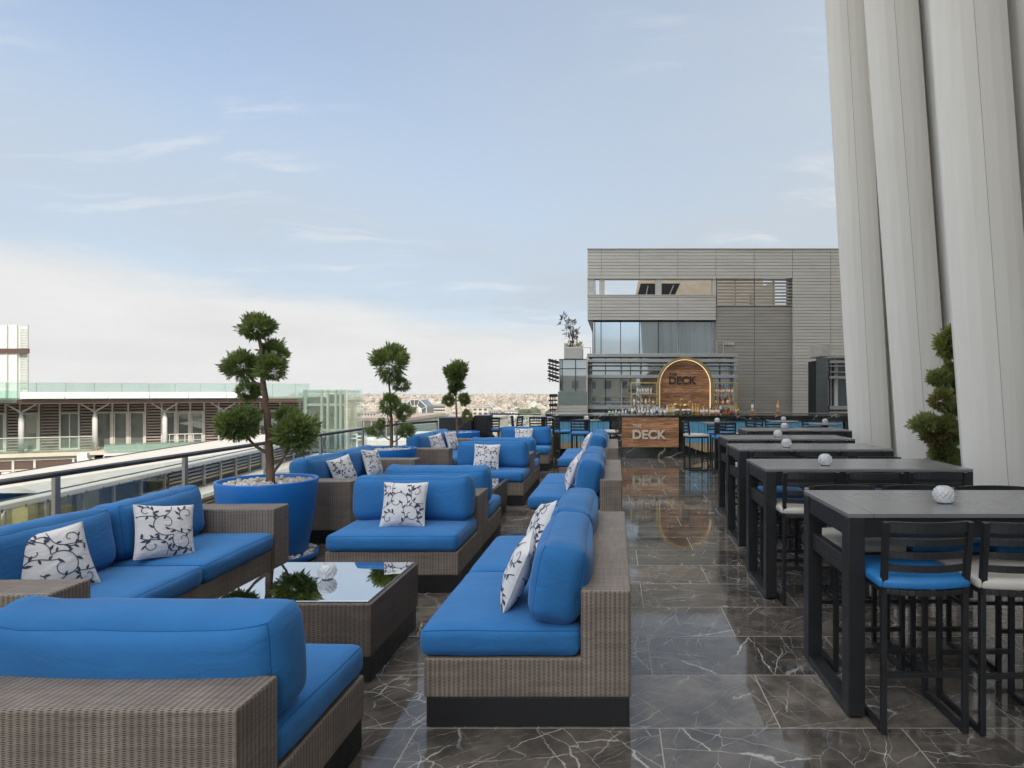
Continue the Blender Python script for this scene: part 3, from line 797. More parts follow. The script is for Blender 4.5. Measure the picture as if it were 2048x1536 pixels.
near = ['bwb', 'wbw', 'bbw', 'wbb', 'bwb']; far = ['wbb', 'bwb', 'wbw', 'bwb', 'wbw']
POS = ['aisle end', 'middle', 'inner end']
rng = random.Random(5)
for i, (tx, ty) in enumerate(TAB):
    for k in range(3):
        dx = (-.52, -.035, .455)[k]
        cn = near[i][k]; cf = far[i][k]
        nm = {'b': 'blue', 'w': 'off-white'}
        stool(cn, tx + dx + rng.uniform(-.012, .012), ty - .335 + rng.uniform(-.02, .02), R(rng.uniform(-2, 2)),
              '%s-seated ladder-back stool, near side of the %s long table, %s' % (nm[cn], ORD[i], POS[k]))
        stool(cf, tx + dx + rng.uniform(-.012, .012), ty + .345 + rng.uniform(-.02, .02), PI + R(rng.uniform(-2, 2)),
              '%s-seated ladder-back stool, far side of the %s long table, %s' % (nm[cf], ORD[i], POS[k]))
for c_, x, y, rz, lb in (('b', 2.21, 13.27, 0, 'blue-seated stool in front of the round table at the bar\'s long blue panel'),
                         ('w', 1.73, 13.75, -80, 'off-white-seated stool on the aisle side of the round table at the bar'),
                         ('w', 2.85, 13.95, 100, 'off-white-seated stool on the fin side of the round table at the bar'),
                         ('b', 2.28, 14.35, 180, 'blue-seated stool between the round table and the bar\'s long blue panel'),
                         ('w', 3.25, 14.55, -75, 'off-white-seated stool on the aisle side of the round table behind the fifth table'),
                         ('b', 3.75, 15.1, 180, 'blue-seated stool behind the round table beyond the fifth long table'),
                         ('b', 4.30, 13.95, 180, 'blue-seated stool behind the round table beside the pale fins'),
                         ('w', 4.85, 13.5, 95, 'off-white-seated stool squeezed between a round table and the pale fins'),
                         ('b', -1.12, 15.05, -70, 'blue-seated stool turned sideways before the bar\'s short blue panel'),
                         ('b', -.76, 14.5, 0, 'blue-seated stool with its back to the viewer at the short blue panel'),
                         ('w', -.18, 15.0, 85, 'off-white-seated stool with its seat seen from the side by the marble column'),
                         ('b', -3.02, 15.75, 12, 'blue-seated stool before the corner railing table, back to the viewer'),
                         ('b', -2.62, 16.35, 80, 'blue-seated stool on the bar side of the corner railing table'),
                         ('w', -2.37, 16.55, -85, 'off-white-seated stool on the open side of the railing table next to the bar'),
                         ('b', -1.86, 16.0, 0, 'blue-seated stool before the railing table next to the bar'),
                         ('b', -1.62, 17.0, 180, 'blue-seated stool behind the railing table next to the bar')):
    stool(c_, x, y, R(rz), lb)
# ------------------------------------------------------------------ glass railing round the terrace edge
def railing(name, label, path, top=1.05, group=None, posts=True):
    t = thing(name, label, 'railing', group=group)
    P = [Vector((x, y, 0)) for x, y in path]
    for k in range(len(P) - 1):
        p, q = P[k], P[k + 1]; d = (q - p).normalized()
        mb = MB(); z = Vector((0, 0, 1)); n = Vector((-d.y, d.x, 0))
        a, b = p + d * .035, q - d * .035
        mb.bar(a + z * (.06 + (top - .10) / 2), b + z * (.06 + (top - .10) / 2), .012, top - .15)
        mb.build('glass_pane', M['rail_glass'], t)
    for p in P:
        if posts: MB().box(p.x - .016, p.x + .016, p.y - .025, p.y + .025, 0, top - .03).build('post', M['steel'], t, bevel=.003)
    MB().tube([p + Vector((0, 0, top - .02)) for p in P], .024, 12).build('handrail', M['rail_cap'], t)
    MB().tube([p + Vector((0, 0, .03)) for p in P], .02, 6).build('bottom_channel', M['steel'], t)
    return t
railing('glass_railing', 'long clear glass railing with dark polished handrail behind the wicker sofas',
        [(-4.3, -4.0), (-4.3, -2.5), (-4.3, -1.0), (-4.3, .5), (-4.3, 2.0), (-4.3, 3.5), (-4.3, 5.0), (-4.3, 6.5), (-4.3, 8.0), (-4.3, 9.5), (-4.27, 11.0), (-4.2, 12.5), (-3.75, 13.7)])
railing('glass_railing', 'clear glass railing closing the far end of the terrace beyond the bar tables',
        [(-3.5, 17.75), (-2.0, 17.75), (-.5, 17.75), (1.0, 17.9), (2.7, 18.0), (4.4, 18.0), (6.1, 18.0), (7.8, 18.0)], 1.06)
t = thing('service_cabinet', 'black metal cabinet with folded panels in the corner behind the third blue pot', 'cabinet')
MB().box(-4.05, -3.30, 14.95, 15.6, 0, 1.06).build('body', M['black'], t, bevel=.006)
MB().box(-3.28, -2.95, 15.1, 15.7, 0, 1.10).build('side_panel', M['black'], t, bevel=.006)
mb = MB()
for k in range(6): mb.bar((-3.28 + .02 * k, 15.06 - .004 * k, .10 + .14 * k), (-2.78, 14.98, .02 + .12 * k), .02, .05)
mb.build('folded_slats', M['black'], t)

# ------------------------------------------------------------------ blue pots
def pebble_pile(mb, n, rmax, z, rng, size=.028, rmin=0.0, m=0):
    for _ in range(n):
        r = math.sqrt(rng.uniform(rmin ** 2, rmax ** 2)); a = rng.uniform(0, 2 * PI); s = size * rng.uniform(.55, 1.25)
        c = Vector((r * math.cos(a), r * math.sin(a), z + rng.uniform(-.2, .7) * s))
        rot = Matrix.Rotation(rng.uniform(0, 6), 3, 'Z') @ Matrix.Rotation(rng.uniform(-.5, .5), 3, 'X')
        rad = (1.0 * rng.uniform(.8, 1.2), .8 * rng.uniform(.8, 1.2), .58)
        ps = []
        for k in range(3):
            el = (-.75, .1, .85)[k]; rr = (.75, 1.0, .62)[k]
            for j in range(6):
                an = j * PI / 3 + k * .5
                p = Vector((rad[0] * rr * math.cos(an), rad[1] * rr * math.sin(an), rad[2] * el)) * s * rng.uniform(.85, 1.12)
                ps.append(c + rot @ p)
        i = mb.add(ps)
        for k in range(2):
            for j in range(6): mb.face((i + 6 * k + j, i + 6 * k + (j + 1) % 6, i + 6 * k + 6 + (j + 1) % 6, i + 6 * k + 6 + j), m, True)
        mb.face([i + 12 + j for j in range(6)], m, True)
def make_pot(label, loc, r=.46, h=.81, seed=1):
    t = thing('tree_pot', label, 'plant pot', loc, group='round blue tree pots')
    k = r / .46
    prof = [(.30, .03), (.345, .035), (.365, .10), (.412, .38), (.448, .66), (.46, h - .012), (.457, h), (.437, h), (.43, h - .012), (.425, h - .10)]
    MB().lathe([(a * k, z) for a, z in prof], 64).build('bowl', M['pot_blue'], t)
    MB().lathe([(.424 * k, h - .085), (0, h - .06)], 48).build('soil', M['soil'], t)
    rng = random.Random(seed); mb = MB(); pebble_pile(mb, 420, .40 * k, h - .055, rng, .030)
    tag(mb.build('pebbles', M['pebble'], t), kind='stuff')
    MB().lathe([(.42 * k, 0), (.45 * k, .02), (.46 * k, .075), (.445 * k, .075), (.435 * k, .03), (.30, .028)], 64).build('saucer', M['pot_blue'], t)
    mb = MB(); pebble_pile(mb, 170, .435 * k, .06, rng, .026, .36)
    tag(mb.build('saucer_pebbles', M['pebble'], t), kind='stuff')
    return t
make_pot('round blue pot of pale pebbles, largest in view, behind the nearest railing sofa', (-3.43, 6.42, 0), .46, .80, 1)
make_pot('round blue pot of white pebbles between the second and third railing sofas', (-3.60, 10.38, 0), .42, .76, 2)
make_pot('round blue pot of white pebbles in front of the black cabinet', (-3.42, 14.25, 0), .45, .78, 3)

# ------------------------------------------------------------------ cloud-pruned junipers
def foliage(mb, c, rad, rng, n, leaf=.055, pal=(0, 0, 0, 1, 1, 2)):
    """tufts of pointed sprays: each spray is a short twig with paired, tapering leaf blades"""
    subs = []
    for k in range(11):
        d = Vector((rng.gauss(0, 1), rng.gauss(0, 1), rng.gauss(0, 1))).normalized()
        f = rng.uniform(.42, .64)
        subs.append((c + Vector((d.x * rad[0] * f, d.y * rad[1] * f, d.z * rad[2] * f)), rng.uniform(.32, .48), rng.choice(pal)))
    subs.append((c, .62, pal[0])); subs.append((c, .62, pal[-1]))
    for k in range(n):
        sc, sf, mt = subs[k % len(subs)]
        d = Vector((rng.gauss(0, 1), rng.gauss(0, 1), rng.gauss(0, 1))).normalized()
        rr = rng.uniform(.45, 1.0) ** .5
        p = sc + Vector((d.x * rad[0], d.y * rad[1], d.z * rad[2])) * sf * rr
        ax = ((p - c).normalized() * 1.0 + d * .35 + Vector((rng.uniform(-.35, .35), rng.uniform(-.35, .35), rng.uniform(-.05, .55)))).normalized()
        s1 = ax.orthogonal().normalized(); s1 = Matrix.Rotation(rng.uniform(0, PI), 3, ax) @ s1
        s2 = ax.cross(s1)
        m = mt if rng.random() < .8 else rng.choice(pal)
        L = leaf * rng.uniform(.8, 1.9)
        if rng.random() < .10: L *= 1.4; p = p + ax * leaf * .3
        for j in range(7):
            if j == 0: dr = ax; ln = L * .75; st = p + ax * L * .55; pv = s2
            else:
                sd = s1 if j % 2 else -s1
                t = (j + 1) // 2
                dr = (ax * .85 + sd * (.85 - .12 * t) + s2 * rng.uniform(-.25, .25)).normalized(); ln = L * (.62 - .10 * t) * rng.uniform(.8, 1.2); st = p + ax * L * .22 * t; pv = s2
            wv = dr.cross(pv)
            if wv.length < .05: wv = dr.orthogonal()
            wv = wv.normalized() * ln * .15
            i = mb.add([st, st + dr * ln * .45 + wv, st + dr * ln, st + dr * ln * .45 - wv])
            mb.face((i, i + 1, i + 2, i + 3), m)
LEAF = [M['leaf_a'], M['leaf_b'], M['leaf_c'], M['leaf_d']]
def limb(mb, pts, r0, r1, n=8, seed=0):
    P = [Vector(p) for p in pts]; out = []
    N = 5 * (len(P) - 1)
    for k in range(N + 1):
        t = k / N * (len(P) - 1); i = min(int(t), len(P) - 2); f = t - i
        p0 = P[max(i - 1, 0)]; p1 = P[i]; p2 = P[i + 1]; p3 = P[min(i + 2, len(P) - 1)]
        q = .5 * ((2 * p1) + (p2 - p0) * f + (2 * p0 - 5 * p1 + 4 * p2 - p3) * f * f + (3 * p1 - p0 - 3 * p2 + p3) * f ** 3)
        w = r0 * .25
        q += Vector((mnoise.noise(Vector((k * .6, seed, 1))), mnoise.noise(Vector((k * .6, seed, 5))), 0)) * w
        out.append(q)
    mb.tube(out, [max(.004, r0 + (r1 - r0) * k / N) * (1 + .12 * mnoise.noise(Vector((k * .9, seed, 9)))) for k in range(N + 1)], n)
def juniper(label, base, Y, trunk, clusters, branches, r0, seed, dens=1750, group='cloud-pruned junipers'):
    """trunk, clusters and branches measured on the photograph at depth Y, each branch and cluster given its own depth"""
    rng = random.Random(seed)
    t = thing('juniper_tree', label, 'tree', base, group=group)
    def W(x, y, dy=0.0): return Vector((wx(x, Y) - base[0] + dy * (x - CX) / F, Y + dy - base[1], wz(y, Y) - base[2] - dy * (y - CY) / F))
    mb = MB(); limb(mb, [W(x, y) for x, y in trunk], r0, r0 * .32, 10, seed)
    mb.build('trunk', M['bark'], t)
    for k, (x0, y0, x1, y1, dy) in enumerate(branches):
        mb = MB()
        a = W(x0, y0); b = W(x1, y1, dy); mid = (a + b) / 2 + Vector((rng.uniform(-.02, .02), 0, -.015))
        limb(mb, [a, mid, b], max(.011, r0 * .42), max(.007, r0 * .22), 7, seed + k)
        mb.build('branch', M['bark'], t)
    for k, (x, y, rx, ry, dy, pal) in enumerate(clusters):
        mb = MB(); sx = rx / F * Y; sz = ry / F * Y
        lf = min(.052, .22 * min(sx, sz)); q_ = 1.06 - .22 * lf / min(sx, sz)
        foliage(mb, W(x, y, dy), (sx * q_, (sx + sz) / 2 * q_, sz * q_), rng, int(dens * (sx * sz / .024) ** .5 * (.024 / .024) * (.052 / lf) ** .4 * (.30 + .7 * min(1, sx * sz / .024) ** .6)), lf, pal)
        mb.build('crown', LEAF, t)
    return t
A_, B_, Y_, D_ = (0, 0, 1, 1, 0), (1, 1, 0, 1), (0, 2, 2, 0, 2), (3, 0, 2, 2, 0)
juniper('tall cloud-pruned juniper in the nearest blue pot, with eight separate tufts', (wx(541, 6.42), 6.42, .74), 6.42,
        [(541, 968), (540, 930), (538, 878), (533, 820), (527, 770), (525, 735), (521, 690), (515, 662)],
        [(513, 656, 34, 26, .0, A_), (548, 703, 26, 24, .12, A_), (546, 738, 30, 26, -.1, A_), (484, 731, 32, 28, -.05, A_),
         (494, 782, 27, 21, .15, A_), (478, 843, 40, 33, -.12, (0, 0, 1)), (588, 868, 42, 37, .05, (0, 0, 1, 0)), (576, 828, 25, 20, .2, A_)],
        [(524, 770, 502, 755, -.05), (527, 768, 536, 748, -.05), (524, 740, 540, 722, .08), (526, 822, 503, 800, .1), (534, 906, 490, 868, -.1), (546, 945, 574, 905, .05), (570, 908, 580, 880, .08)],
        .044, 4)
juniper('round-topped cloud-pruned juniper in the second blue pot', (wx(783, 10.38), 10.38, .70), 10.38,
        [(783, 895), (783, 865), (782, 830), (780, 800), (779, 770), (779, 745)],
        [(779, 727, 36, 34, 0, (0, 1, 1, 0)), (803, 769, 16, 14, .1, A_), (779, 808, 20, 18, -.1, A_), (810, 826, 16, 17, .1, A_), (752, 858, 19, 13, 0, A_), (811, 862, 17, 16, -.1, A_), (762, 845, 9, 10, .1, A_)],
        [(780, 795, 797, 775, .1), (783, 855, 805, 832, .1), (783, 882, 760, 862, 0), (784, 885, 806, 868, -.1), (783, 850, 775, 826, 0)],
        .029, 9, 1150)
juniper('small cloud-pruned juniper in the farthest blue pot', (wx(915, 14.25), 14.25, .72), 14.25,
        [(915, 868), (913, 830), (912, 795), (912, 765)],
        [(914, 747, 23, 21, 0, A_), (911, 775, 18, 12, .1, A_), (928, 797, 11, 13, -.1, A_), (897, 802, 14, 10, .1, A_), (934, 832, 9, 13, 0, Y_), (905, 787, 8, 8, 0, A_)],
        [(912, 800, 924, 800, -.1), (912, 808, 900, 806, .1), (914, 858, 932, 840, 0), (913, 795, 907, 782, 0)],
        .026, 15, 2000)
juniper('bushy cloud-pruned juniper with browned tufts, growing beside the pale leaning fins', (wx(1927, 6.95), 6.95, 0), 6.95,
        [(1921, 1094), (1923, 1000), (1926, 930), (1926, 880), (1925, 820), (1917, 760), (1911, 700)],
        [(1903, 687, 27, 31, .05, (0, 2, 2)), (1880, 757, 25, 21, 0, (0, 2, 2, 0)), (1912, 752, 24, 26, .1, (0, 2, 2)), (1882, 800, 25, 21, -.1, D_), (1915, 803, 20, 26, .1, (0, 2)),
         (1846, 846, 25, 21, -.05, Y_), (1879, 860, 34, 29, 0, (0, 2, 2, 3)), (1908, 868, 18, 24, .15, (1, 0)), (1887, 908, 28, 25, .05, (0, 0, 2)), (1925, 915, 17, 22, -.1, (0, 2))],
        [(1925, 840, 1900, 818, -.05), (1926, 915, 1893, 888, 0), (1925, 930, 1895, 918, .05), (1918, 760, 1890, 762, 0), (1926, 905, 1870, 868, 0)],
        .028, 23, 2500)
# gravel bed under the fins
mb = MB(); mb.quad((3.12, 2.2, .004), (12, 2.2, .004), (12, 12.4, .004), (3.75, 12.4, .004)); tag(mb.build('gravel_bed', M['soil']), kind='structure')
rng = random.Random(77); mb = MB()
for _ in range(1500):
    y = rng.uniform(4.3, 9.6); x = 3.1 + .09 * (y - 3) + abs(rng.gauss(0, .45)) - .05
    m2 = MB(); pebble_pile(m2, 1, .01, .018, rng, .030)
    i = mb.add([(p[0] + x, p[1] + y, p[2]) for p in m2.v])
    for f in m2.f: mb.face([i + k for k in f], 0, True)
tag(mb.build('white_gravel', M['pebble']), 'pale pebble gravel round the juniper under the fins', 'gravel', kind='stuff')

# ------------------------------------------------------------------ lettering
def text_mesh(txt, size, depth, mat, bold=.0, name='letters'):
    cu = bpy.data.curves.new(name, 'FONT'); cu.body = txt; cu.size = size; cu.extrude = depth / 2; cu.offset = bold; cu.resolution_u = 6
    cu.bevel_depth = 0.0
    o = bpy.data.objects.new('tmp', cu); C.objects.link(o)
    bpy.context.view_layer.update()
    me = bpy.data.meshes.new_from_object(o.evaluated_get(bpy.context.evaluated_depsgraph_get()))
    bpy.data.objects.remove(o); me.materials.clear(); me.materials.append(mat)
    xs = [v.co.x for v in me.vertices]; ys = [v.co.y for v in me.vertices]
    x0, x1, y0, y1 = min(xs), max(xs), min(ys), max(ys)
    return me, x0, x1, y0, y1
def sign_text(txt, X0, X1, Z0, Z1, Yf, depth, mat, parent, bold=.02):
    """upright letters filling X0..X1, Z0..Z1; their backs touch the plane y = Yf (front towards -Y)"""
    me, x0, x1, y0, y1 = text_mesh(txt, 1.0, .2, mat, bold)
    sx = (X1 - X0) / (x1 - x0); sz = (Z1 - Z0) / (y1 - y0)
    for v in me.vertices:
        x, y, z = v.co
        v.co = (X0 + (x - x0) * sx, Yf - depth * .5 - z / .1 * depth * .5, Z0 + (y - y0) * sz)
    me.update()
    return link('letters', me, parent)

# ------------------------------------------------------------------ the bar
YB = 16.45
def bx(x): return wx(x, YB)
def bz(y): return wz(y, YB)
bar = thing('bar_counter', 'dark marble bar counter with a walnut sign panel and blue slatted bays', 'bar counter')
top = MB(); top.box(bx(1104), bx(1697), YB - .06, YB + .78, 1.010, 1.055)
top.build('countertop', M['marble'], bar, bevel=.004)
b_ = MB()
b_.box(bx(1104), bx(1118), YB, YB + .6, 0, 1.008); b_.box(bx(1222), bx(1243.6), YB, YB + .6, 0, 1.008); b_.box(bx(1356.6), bx(1367), YB, YB + .6, 0, 1.008)
b_.box(bx(1118) + .001, bx(1222) - .001, YB + .002, YB + .6, .905, 1.008); b_.box(bx(1367) + .001, bx(1697), YB + .002, YB + .6, .905, 1.008)
b_.box(bx(1690), bx(1697), YB, YB + .6, 0, .903)
b_.build('marble_cladding', M['marble'], bar, bevel=.003)
MB().box(bx(1244), bx(1356), YB - .10, YB + .5, .0, .265).build('sign_base', M['marble'], bar, bevel=.004)
MB().box(bx(1244), bx(1356), YB - .13, YB + .5, .267, 1.000).build('sign_panel', M['wood'], bar, bevel=.003)
mb = MB()
for x0, x1 in ((bx(1243.6), bx(1244.4)), (bx(1355.6), bx(1356.4))): mb.box(x0, x1, YB - .136, YB - .128, .262, 1.004)
mb.box(bx(1244.5), bx(1355.5), YB - .136, YB - .128, .258, .266)
mb.build('metal_trim', M['gold_paint'], bar)
sign_text('DECK', wx(1265, 16.3), wx(1333, 16.3), wz(878.5, 16.3), wz(860, 16.3), YB - .128, .045, M['letter_light'], bar, .035)
sign_text('THE', wx(1265, 16.3), wx(1283.5, 16.3), wz(855.5, 16.3), wz(848.5, 16.3), YB - .128, .03, M['letter_light'], bar, .02)
def slat_bay(x0, x1, wave):
    MB().box(x0 + .002, x1 - .002, YB + .12, YB + .5, .0, .903).build('bay_back', M['dark_in'], bar)
    bl = MB(); tn = MB(); gd = MB()
    n = int((x1 - x0 - .06) / .073)
    for k in range(n):
        xa = x0 + .03 + (x1 - x0 - .06) * k / n; xb = xa + .062
        f = (k + .5) / n
        z1, z2 = wave(f, xa)
        bl.box(xa, xb, YB + .03, YB + .06, z1, .90); tn.box(xa, xb, YB + .026, YB + .056, z2, z1 - .001)
        if k % 2 == 0: gd.box(xa - .007, xa - .001, YB + .045, YB + .053, .02, .9)
    bl.build('blue_slats', M['slat_blue'], bar); tn.build('tan_slats', M['slat_tan'], bar); gd.build('brass_rods', M['gold'], bar)
    MB().box(x0 + .002, x1 - .002, YB + .02, YB + .12, .0, .05).build('kick_board', M['dark_in'], bar)
slat_bay(bx(1118), bx(1222), lambda f, x: (.36 + .02 * math.sin(f * 5), .16 + .05 * math.cos(f * 4)))
slat_bay(bx(1367), bx(1690), lambda f, x: (.40 - .05 * math.sin(f * 9 + .4), .30 - .30 * math.sin(min(f * 7.0, PI / 2)) * .75 + .10 * math.sin(max(0, f - .25) * 9)))
t = thing('service_ledge', 'low dark rear counter seen behind the bar top', 'counter')
MB().box(-1.2, 6.4, 17.28, 17.70, 0, .93).build('ledge', M['marble'], t, bevel=.004)

# arch and shelves behind the bar
YA = 17.45
ar = thing('arch_sign', 'arched walnut sign board with glowing brass rim behind the bar bottles', 'sign')
xc, rr, zs = wx(1369, YA), .715, wz(770, YA)
def arch(r, z0, n=40): return [(xc - r, z0)] + [(xc - r * math.cos(PI * k / n), zs + r * math.sin(PI * k / n)) for k in range(n + 1)] + [(xc + r, z0)]
MB().prism(arch(rr - .035, .935)[::-1], YA, YA + .06).build('board', M['wood'], ar, fix=True)
def arch_band(r0, r1, y0, y1, mat, name):
    a = arch(r0, .935); b = arch(r1, .935); mb = MB(); n = len(a)
    rows = []
    for (p, y) in ((a, y0), (b, y0), (b, y1), (a, y1)): rows.append(mb.add([(x, y, z) for x, z in p]))
    for i in range(4):
        r, q = rows[i], rows[(i + 1) % 4]
        for k in range(n - 1): mb.face((r + k, r + k + 1, q + k + 1, q + k), 0)
    for k in (0, n - 1): mb.face([r + k for r in rows])
    return mb.build(name, mat, ar, fix=True)
arch_band(rr - .033, rr + .025, YA - .20, YA + .06, M['gold_paint'], 'rim')
arch_band(rr - .048, rr - .036, YA - .10, YA - .08, M['led'], 'light_strip')
sign_text('DECK', wx(1338, YA), wx(1393, YA), wz(768.5, YA), wz(752.5, YA), YA - .001, .03, M['letter_dark'], ar, .03)
sign_text('THE', wx(1338, YA), wx(1353.5, YA), wz(751, YA), wz(745.5, YA), YA - .001, .02, M['letter_dark'], ar, .015)
def shelf_unit(label, x0, x1, ext):
    t = thing('bottle_shelf', label, 'shelf', group='brass bottle shelves')
    f = .022
    for x in (x0, x1):
        for y in (YA - .14, YA + .14): MB().box(x - f / 2, x + f / 2, y - f / 2, y + f / 2, .935, 1.90).build('upright', M['gold'], t, bevel=.002)
    for z in (1.885, 1.588, 1.293):
        MB().box(x0 + f / 2 + .001, x1 - f / 2 - .001 + (0 if z < 1.8 else ext), YA - .15, YA + .15, z - .012, z + .012).build('shelf_board', M['gold'], t, bevel=.002)
    return t
sx0, sx1, sx2, sx3 = wx(1262, YA), wx(1313, YA), wx(1427, YA), wx(1472, YA)
shelf_unit('brass bottle shelf holding clear bottles, on the blue-railing side of the arch', sx0, sx1, 0)
shelf_unit('brass bottle shelf holding amber bottles, on the fin side of the arch', sx2, sx3, .08)

# bottles
def bottle_mesh(glass, liquid, label, cap, h=.29, r=.036, square=False, neck=.3):
    mb = MB(); n = 4 if square else 14
    z1 = h * (1 - neck) - .03; z2 = h * (1 - neck) + .02
    prof = [(r * .9, 0), (r, .006), (r, z1), (r * .45, z2), (r * .36, h - .035), (r * .40, h - .033), (r * .40, h), (0, h)]
    def mf(k): return 3 if k >= 4 else (2 if k == 99 else (1 if k < 2 else 0))
    mb.lathe(prof, n, smooth=not square, mfun=mf)
    lz0, lz1 = h * .12, z1 * .80
    mb.lathe([(r * 1.02, lz0), (r * 1.02, lz1)], n, m=2, smooth=not square)
    return mb.mesh('bottle', [glass, liquid, label, cap])
amber = pmat('amber_spirit', (0.42, 0.14, 0.02), 0.12, namt=.15); honey = pmat('golden_spirit', (0.55, 0.33, 0.07), 0.12); deep = pmat('brown_spirit', (0.16, 0.045, 0.015), 0.12)
green_b = pmat('green_bottle', (0.02, 0.16, 0.05), 0.12); paper = pmat('paper_label', (0.68, 0.64, 0.58), 0.7); paper_d = pmat('dark_label', (0.05, 0.05, 0.06), 0.6)
cream_l = pmat('kraft_label', (0.50, 0.38, 0.22), 0.7); violet = pmat('violet_label', (0.16, 0.10, 0.30), 0.6); capk = pmat('black_cap', (0.02, 0.02, 0.02), 0.35); capr = pmat('dark_red_cap', (0.16, 0.02, 0.02), 0.4)
pale = pmat('pale_spirit', (0.55, 0.60, 0.62), 0.08, spec=.8); rose = pmat('pink_spirit', (0.55, 0.18, 0.12), 0.12)
BM = {
 'clear': bottle_mesh(M['bottle_clear'], pale, paper, capk), 'amber': bottle_mesh(amber, amber, paper, capk, .27, .038), 'honey': bottle_mesh(honey, honey, cream_l, M['gold'], .28, .034),
 'green': bottle_mesh(green_b, green_b, paper, capr, .28, .035), 'deep': bottle_mesh(deep, deep, amber, capk, .22, .044, True), 'white': bottle_mesh(paper, paper, pale, capk, .29, .034, False, .42),
 'violet': bottle_mesh(honey, deep, violet, M['gold'], .22, .036), 'dark': bottle_mesh(pale, pale, paper_d, capk, .30, .035), 'rose': bottle_mesh(M['bottle_clear'], rose, paper, capr, .28, .035)}
BN = {'clear': 'clear spirit bottle with a pale label', 'amber': 'amber spirit bottle with a pale label', 'honey': 'golden bottle with a tan label', 'green': 'green glass bottle with a pale label',
      'deep': 'squat square brown spirit bottle', 'white': 'opaque white bottle with a dark cap', 'violet': 'small bottle with a violet label', 'dark': 'clear bottle with a black label', 'rose': 'clear bottle of reddish spirit'}
rng = random.Random(3)
def bottles(kinds, x0, x1, y, z, where, h=None):
    n = len(kinds)
    for k, kd in enumerate(kinds):
        o = link('bottle', BM[kd]); s = rng.uniform(.93, 1.07) * (h or 1)
        o.location = (x0 + (x1 - x0) * (k + .5) / n + rng.uniform(-.006, .006), y + rng.uniform(-.015, .015), z); o.scale = (s, s, s * rng.uniform(.96, 1.05))
        o.rotation_euler = (0, 0, rng.uniform(0, 6))
        tag(o, BN[kd] + ' ' + where, 'bottle', 'bottles ' + where)
xl0, xl1, xr0, xr1 = sx0 + .14, sx1 - .12, sx2 + .02, sx3 - .08
bottles(['clear'] * 6, xl0, xl1, YA - .05, 1.601, 'on the upper shelf of clear bottles', .84); bottles(['dark'] * 6, xl0 + .03, xl1 + .03, YA + .07, 1.601, 'on the upper shelf of clear bottles', .86)
bottles(['clear', 'amber', 'honey', 'clear', 'honey', 'amber'], sx0 + .04, sx1 - .04, YA - .05, 1.306, 'on the lower shelf of clear bottles', .84)
bottles(['white', 'clear', 'amber', 'dark', 'clear', 'white', 'clear'], sx0 + .02, sx1 - .02, YA, .936, 'under the shelves of clear bottles')
bottles(['rose', 'rose', 'amber', 'green', 'rose', 'amber', 'rose'], xr0, xr1, YA - .05, 1.601, 'on the upper shelf of amber bottles', .86)
bottles(['amber', 'honey', 'deep', 'amber', 'deep', 'amber', 'honey', 'violet'], xr0, xr1, YA - .05, 1.306, 'on the lower shelf of amber bottles', .86)
bottles(['honey', 'amber', 'honey', 'honey', 'amber', 'honey', 'amber'], xr0, xr1, YA + .07, 1.306, 'on the lower shelf of amber bottles', .72)
CT = 1.056
bottles(['green', 'green', 'clear', 'green', 'white', 'clear', 'dark'], bx(1216), bx(1262), YB + .30, CT, 'at the railing end of the bar top', .72)
bottles(['clear', 'amber', 'dark', 'white', 'clear', 'dark', 'clear', 'white', 'white', 'clear', 'rose', 'white'], bx(1262), bx(1340), YB + .35, CT, 'on the bar top before the clear shelves', .95)
bottles(['dark', 'clear', 'amber', 'clear', 'white', 'dark', 'clear', 'clear'], bx(1266), bx(1336), YB + .20, CT, 'on the bar top before the clear shelves', .82)
bottles(['honey', 'honey', 'honey', 'white', 'honey'], bx(1336), bx(1354), YB + .35, CT, 'on the bar top below the arched sign', 1.0)
bottles(['honey', 'honey', 'honey', 'rose', 'white', 'rose'], bx(1386), bx(1420), YB + .35, CT, 'on the bar top below the arched sign', 1.0)
bottles(['green', 'amber', 'rose', 'amber', 'dark'], bx(1424), bx(1448), YB + .33, CT, 'on the bar top before the amber shelves', .9)
bottles(['deep', 'deep', 'deep', 'violet', 'violet', 'honey', 'violet'], bx(1449), bx(1484), YB + .33, CT, 'on the bar top before the amber shelves', .88)
# two display bottles on small crates
def crate(label, x):
    t = thing('display_block', label, 'block', (x, YB + .42, CT), group='pale wooden display blocks')
    MB().box(-.07, .07, -.06, .06, 0, .095).build('block', M['crate_wood'], t, bevel=.006)
    MB().box(-.078, .078, -.068, .068, .0955, .108).build('lid', M['crate_wood'], t, bevel=.004)
crate('pale wooden block carrying a lone clear bottle on the bar', bx(1512)); crate('pale wooden block carrying a lone golden bottle on the bar', bx(1564))
for kd, x, lb in (('clear', 1512, 'lone clear spirit bottle standing on a wooden block'), ('honey', 1564, 'lone golden bottle standing on a wooden block')):
    o = link('bottle', BM[kd]); o.location = (bx(x), YB + .42, CT + .109); o.scale = (.95, .95, .92); tag(o, lb, 'bottle')
# glass jugs and cups on the bar
def jar(label, x, kind):
    t = thing('glass_jar', label, 'jar', (bx(x), YB + .16, CT), group='garnish jars on the bar')
    MB().lathe([(.05, 0), (.055, .01), (.058, .10), (.052, .11), (.048, .10), (.046, .012), (0, .012)], 20).build('jar_body', M['bottle_clear'], t)
    MB().lathe([(.044, .014), (.045, .07), (0, .075)], 16).build('contents', kind, t)
    MB().lathe([(.047, .105), (.065, .115), (.045, .15), (0, .155)], 16).build('napkin_top', paper, t)
jar('clear jar of orange garnish with white paper top, first of three', 1356, amber); jar('clear jar of pale garnish with white paper top, middle of three', 1369, honey); jar('clear jar of grey garnish with white paper top, last of three', 1379, pale)
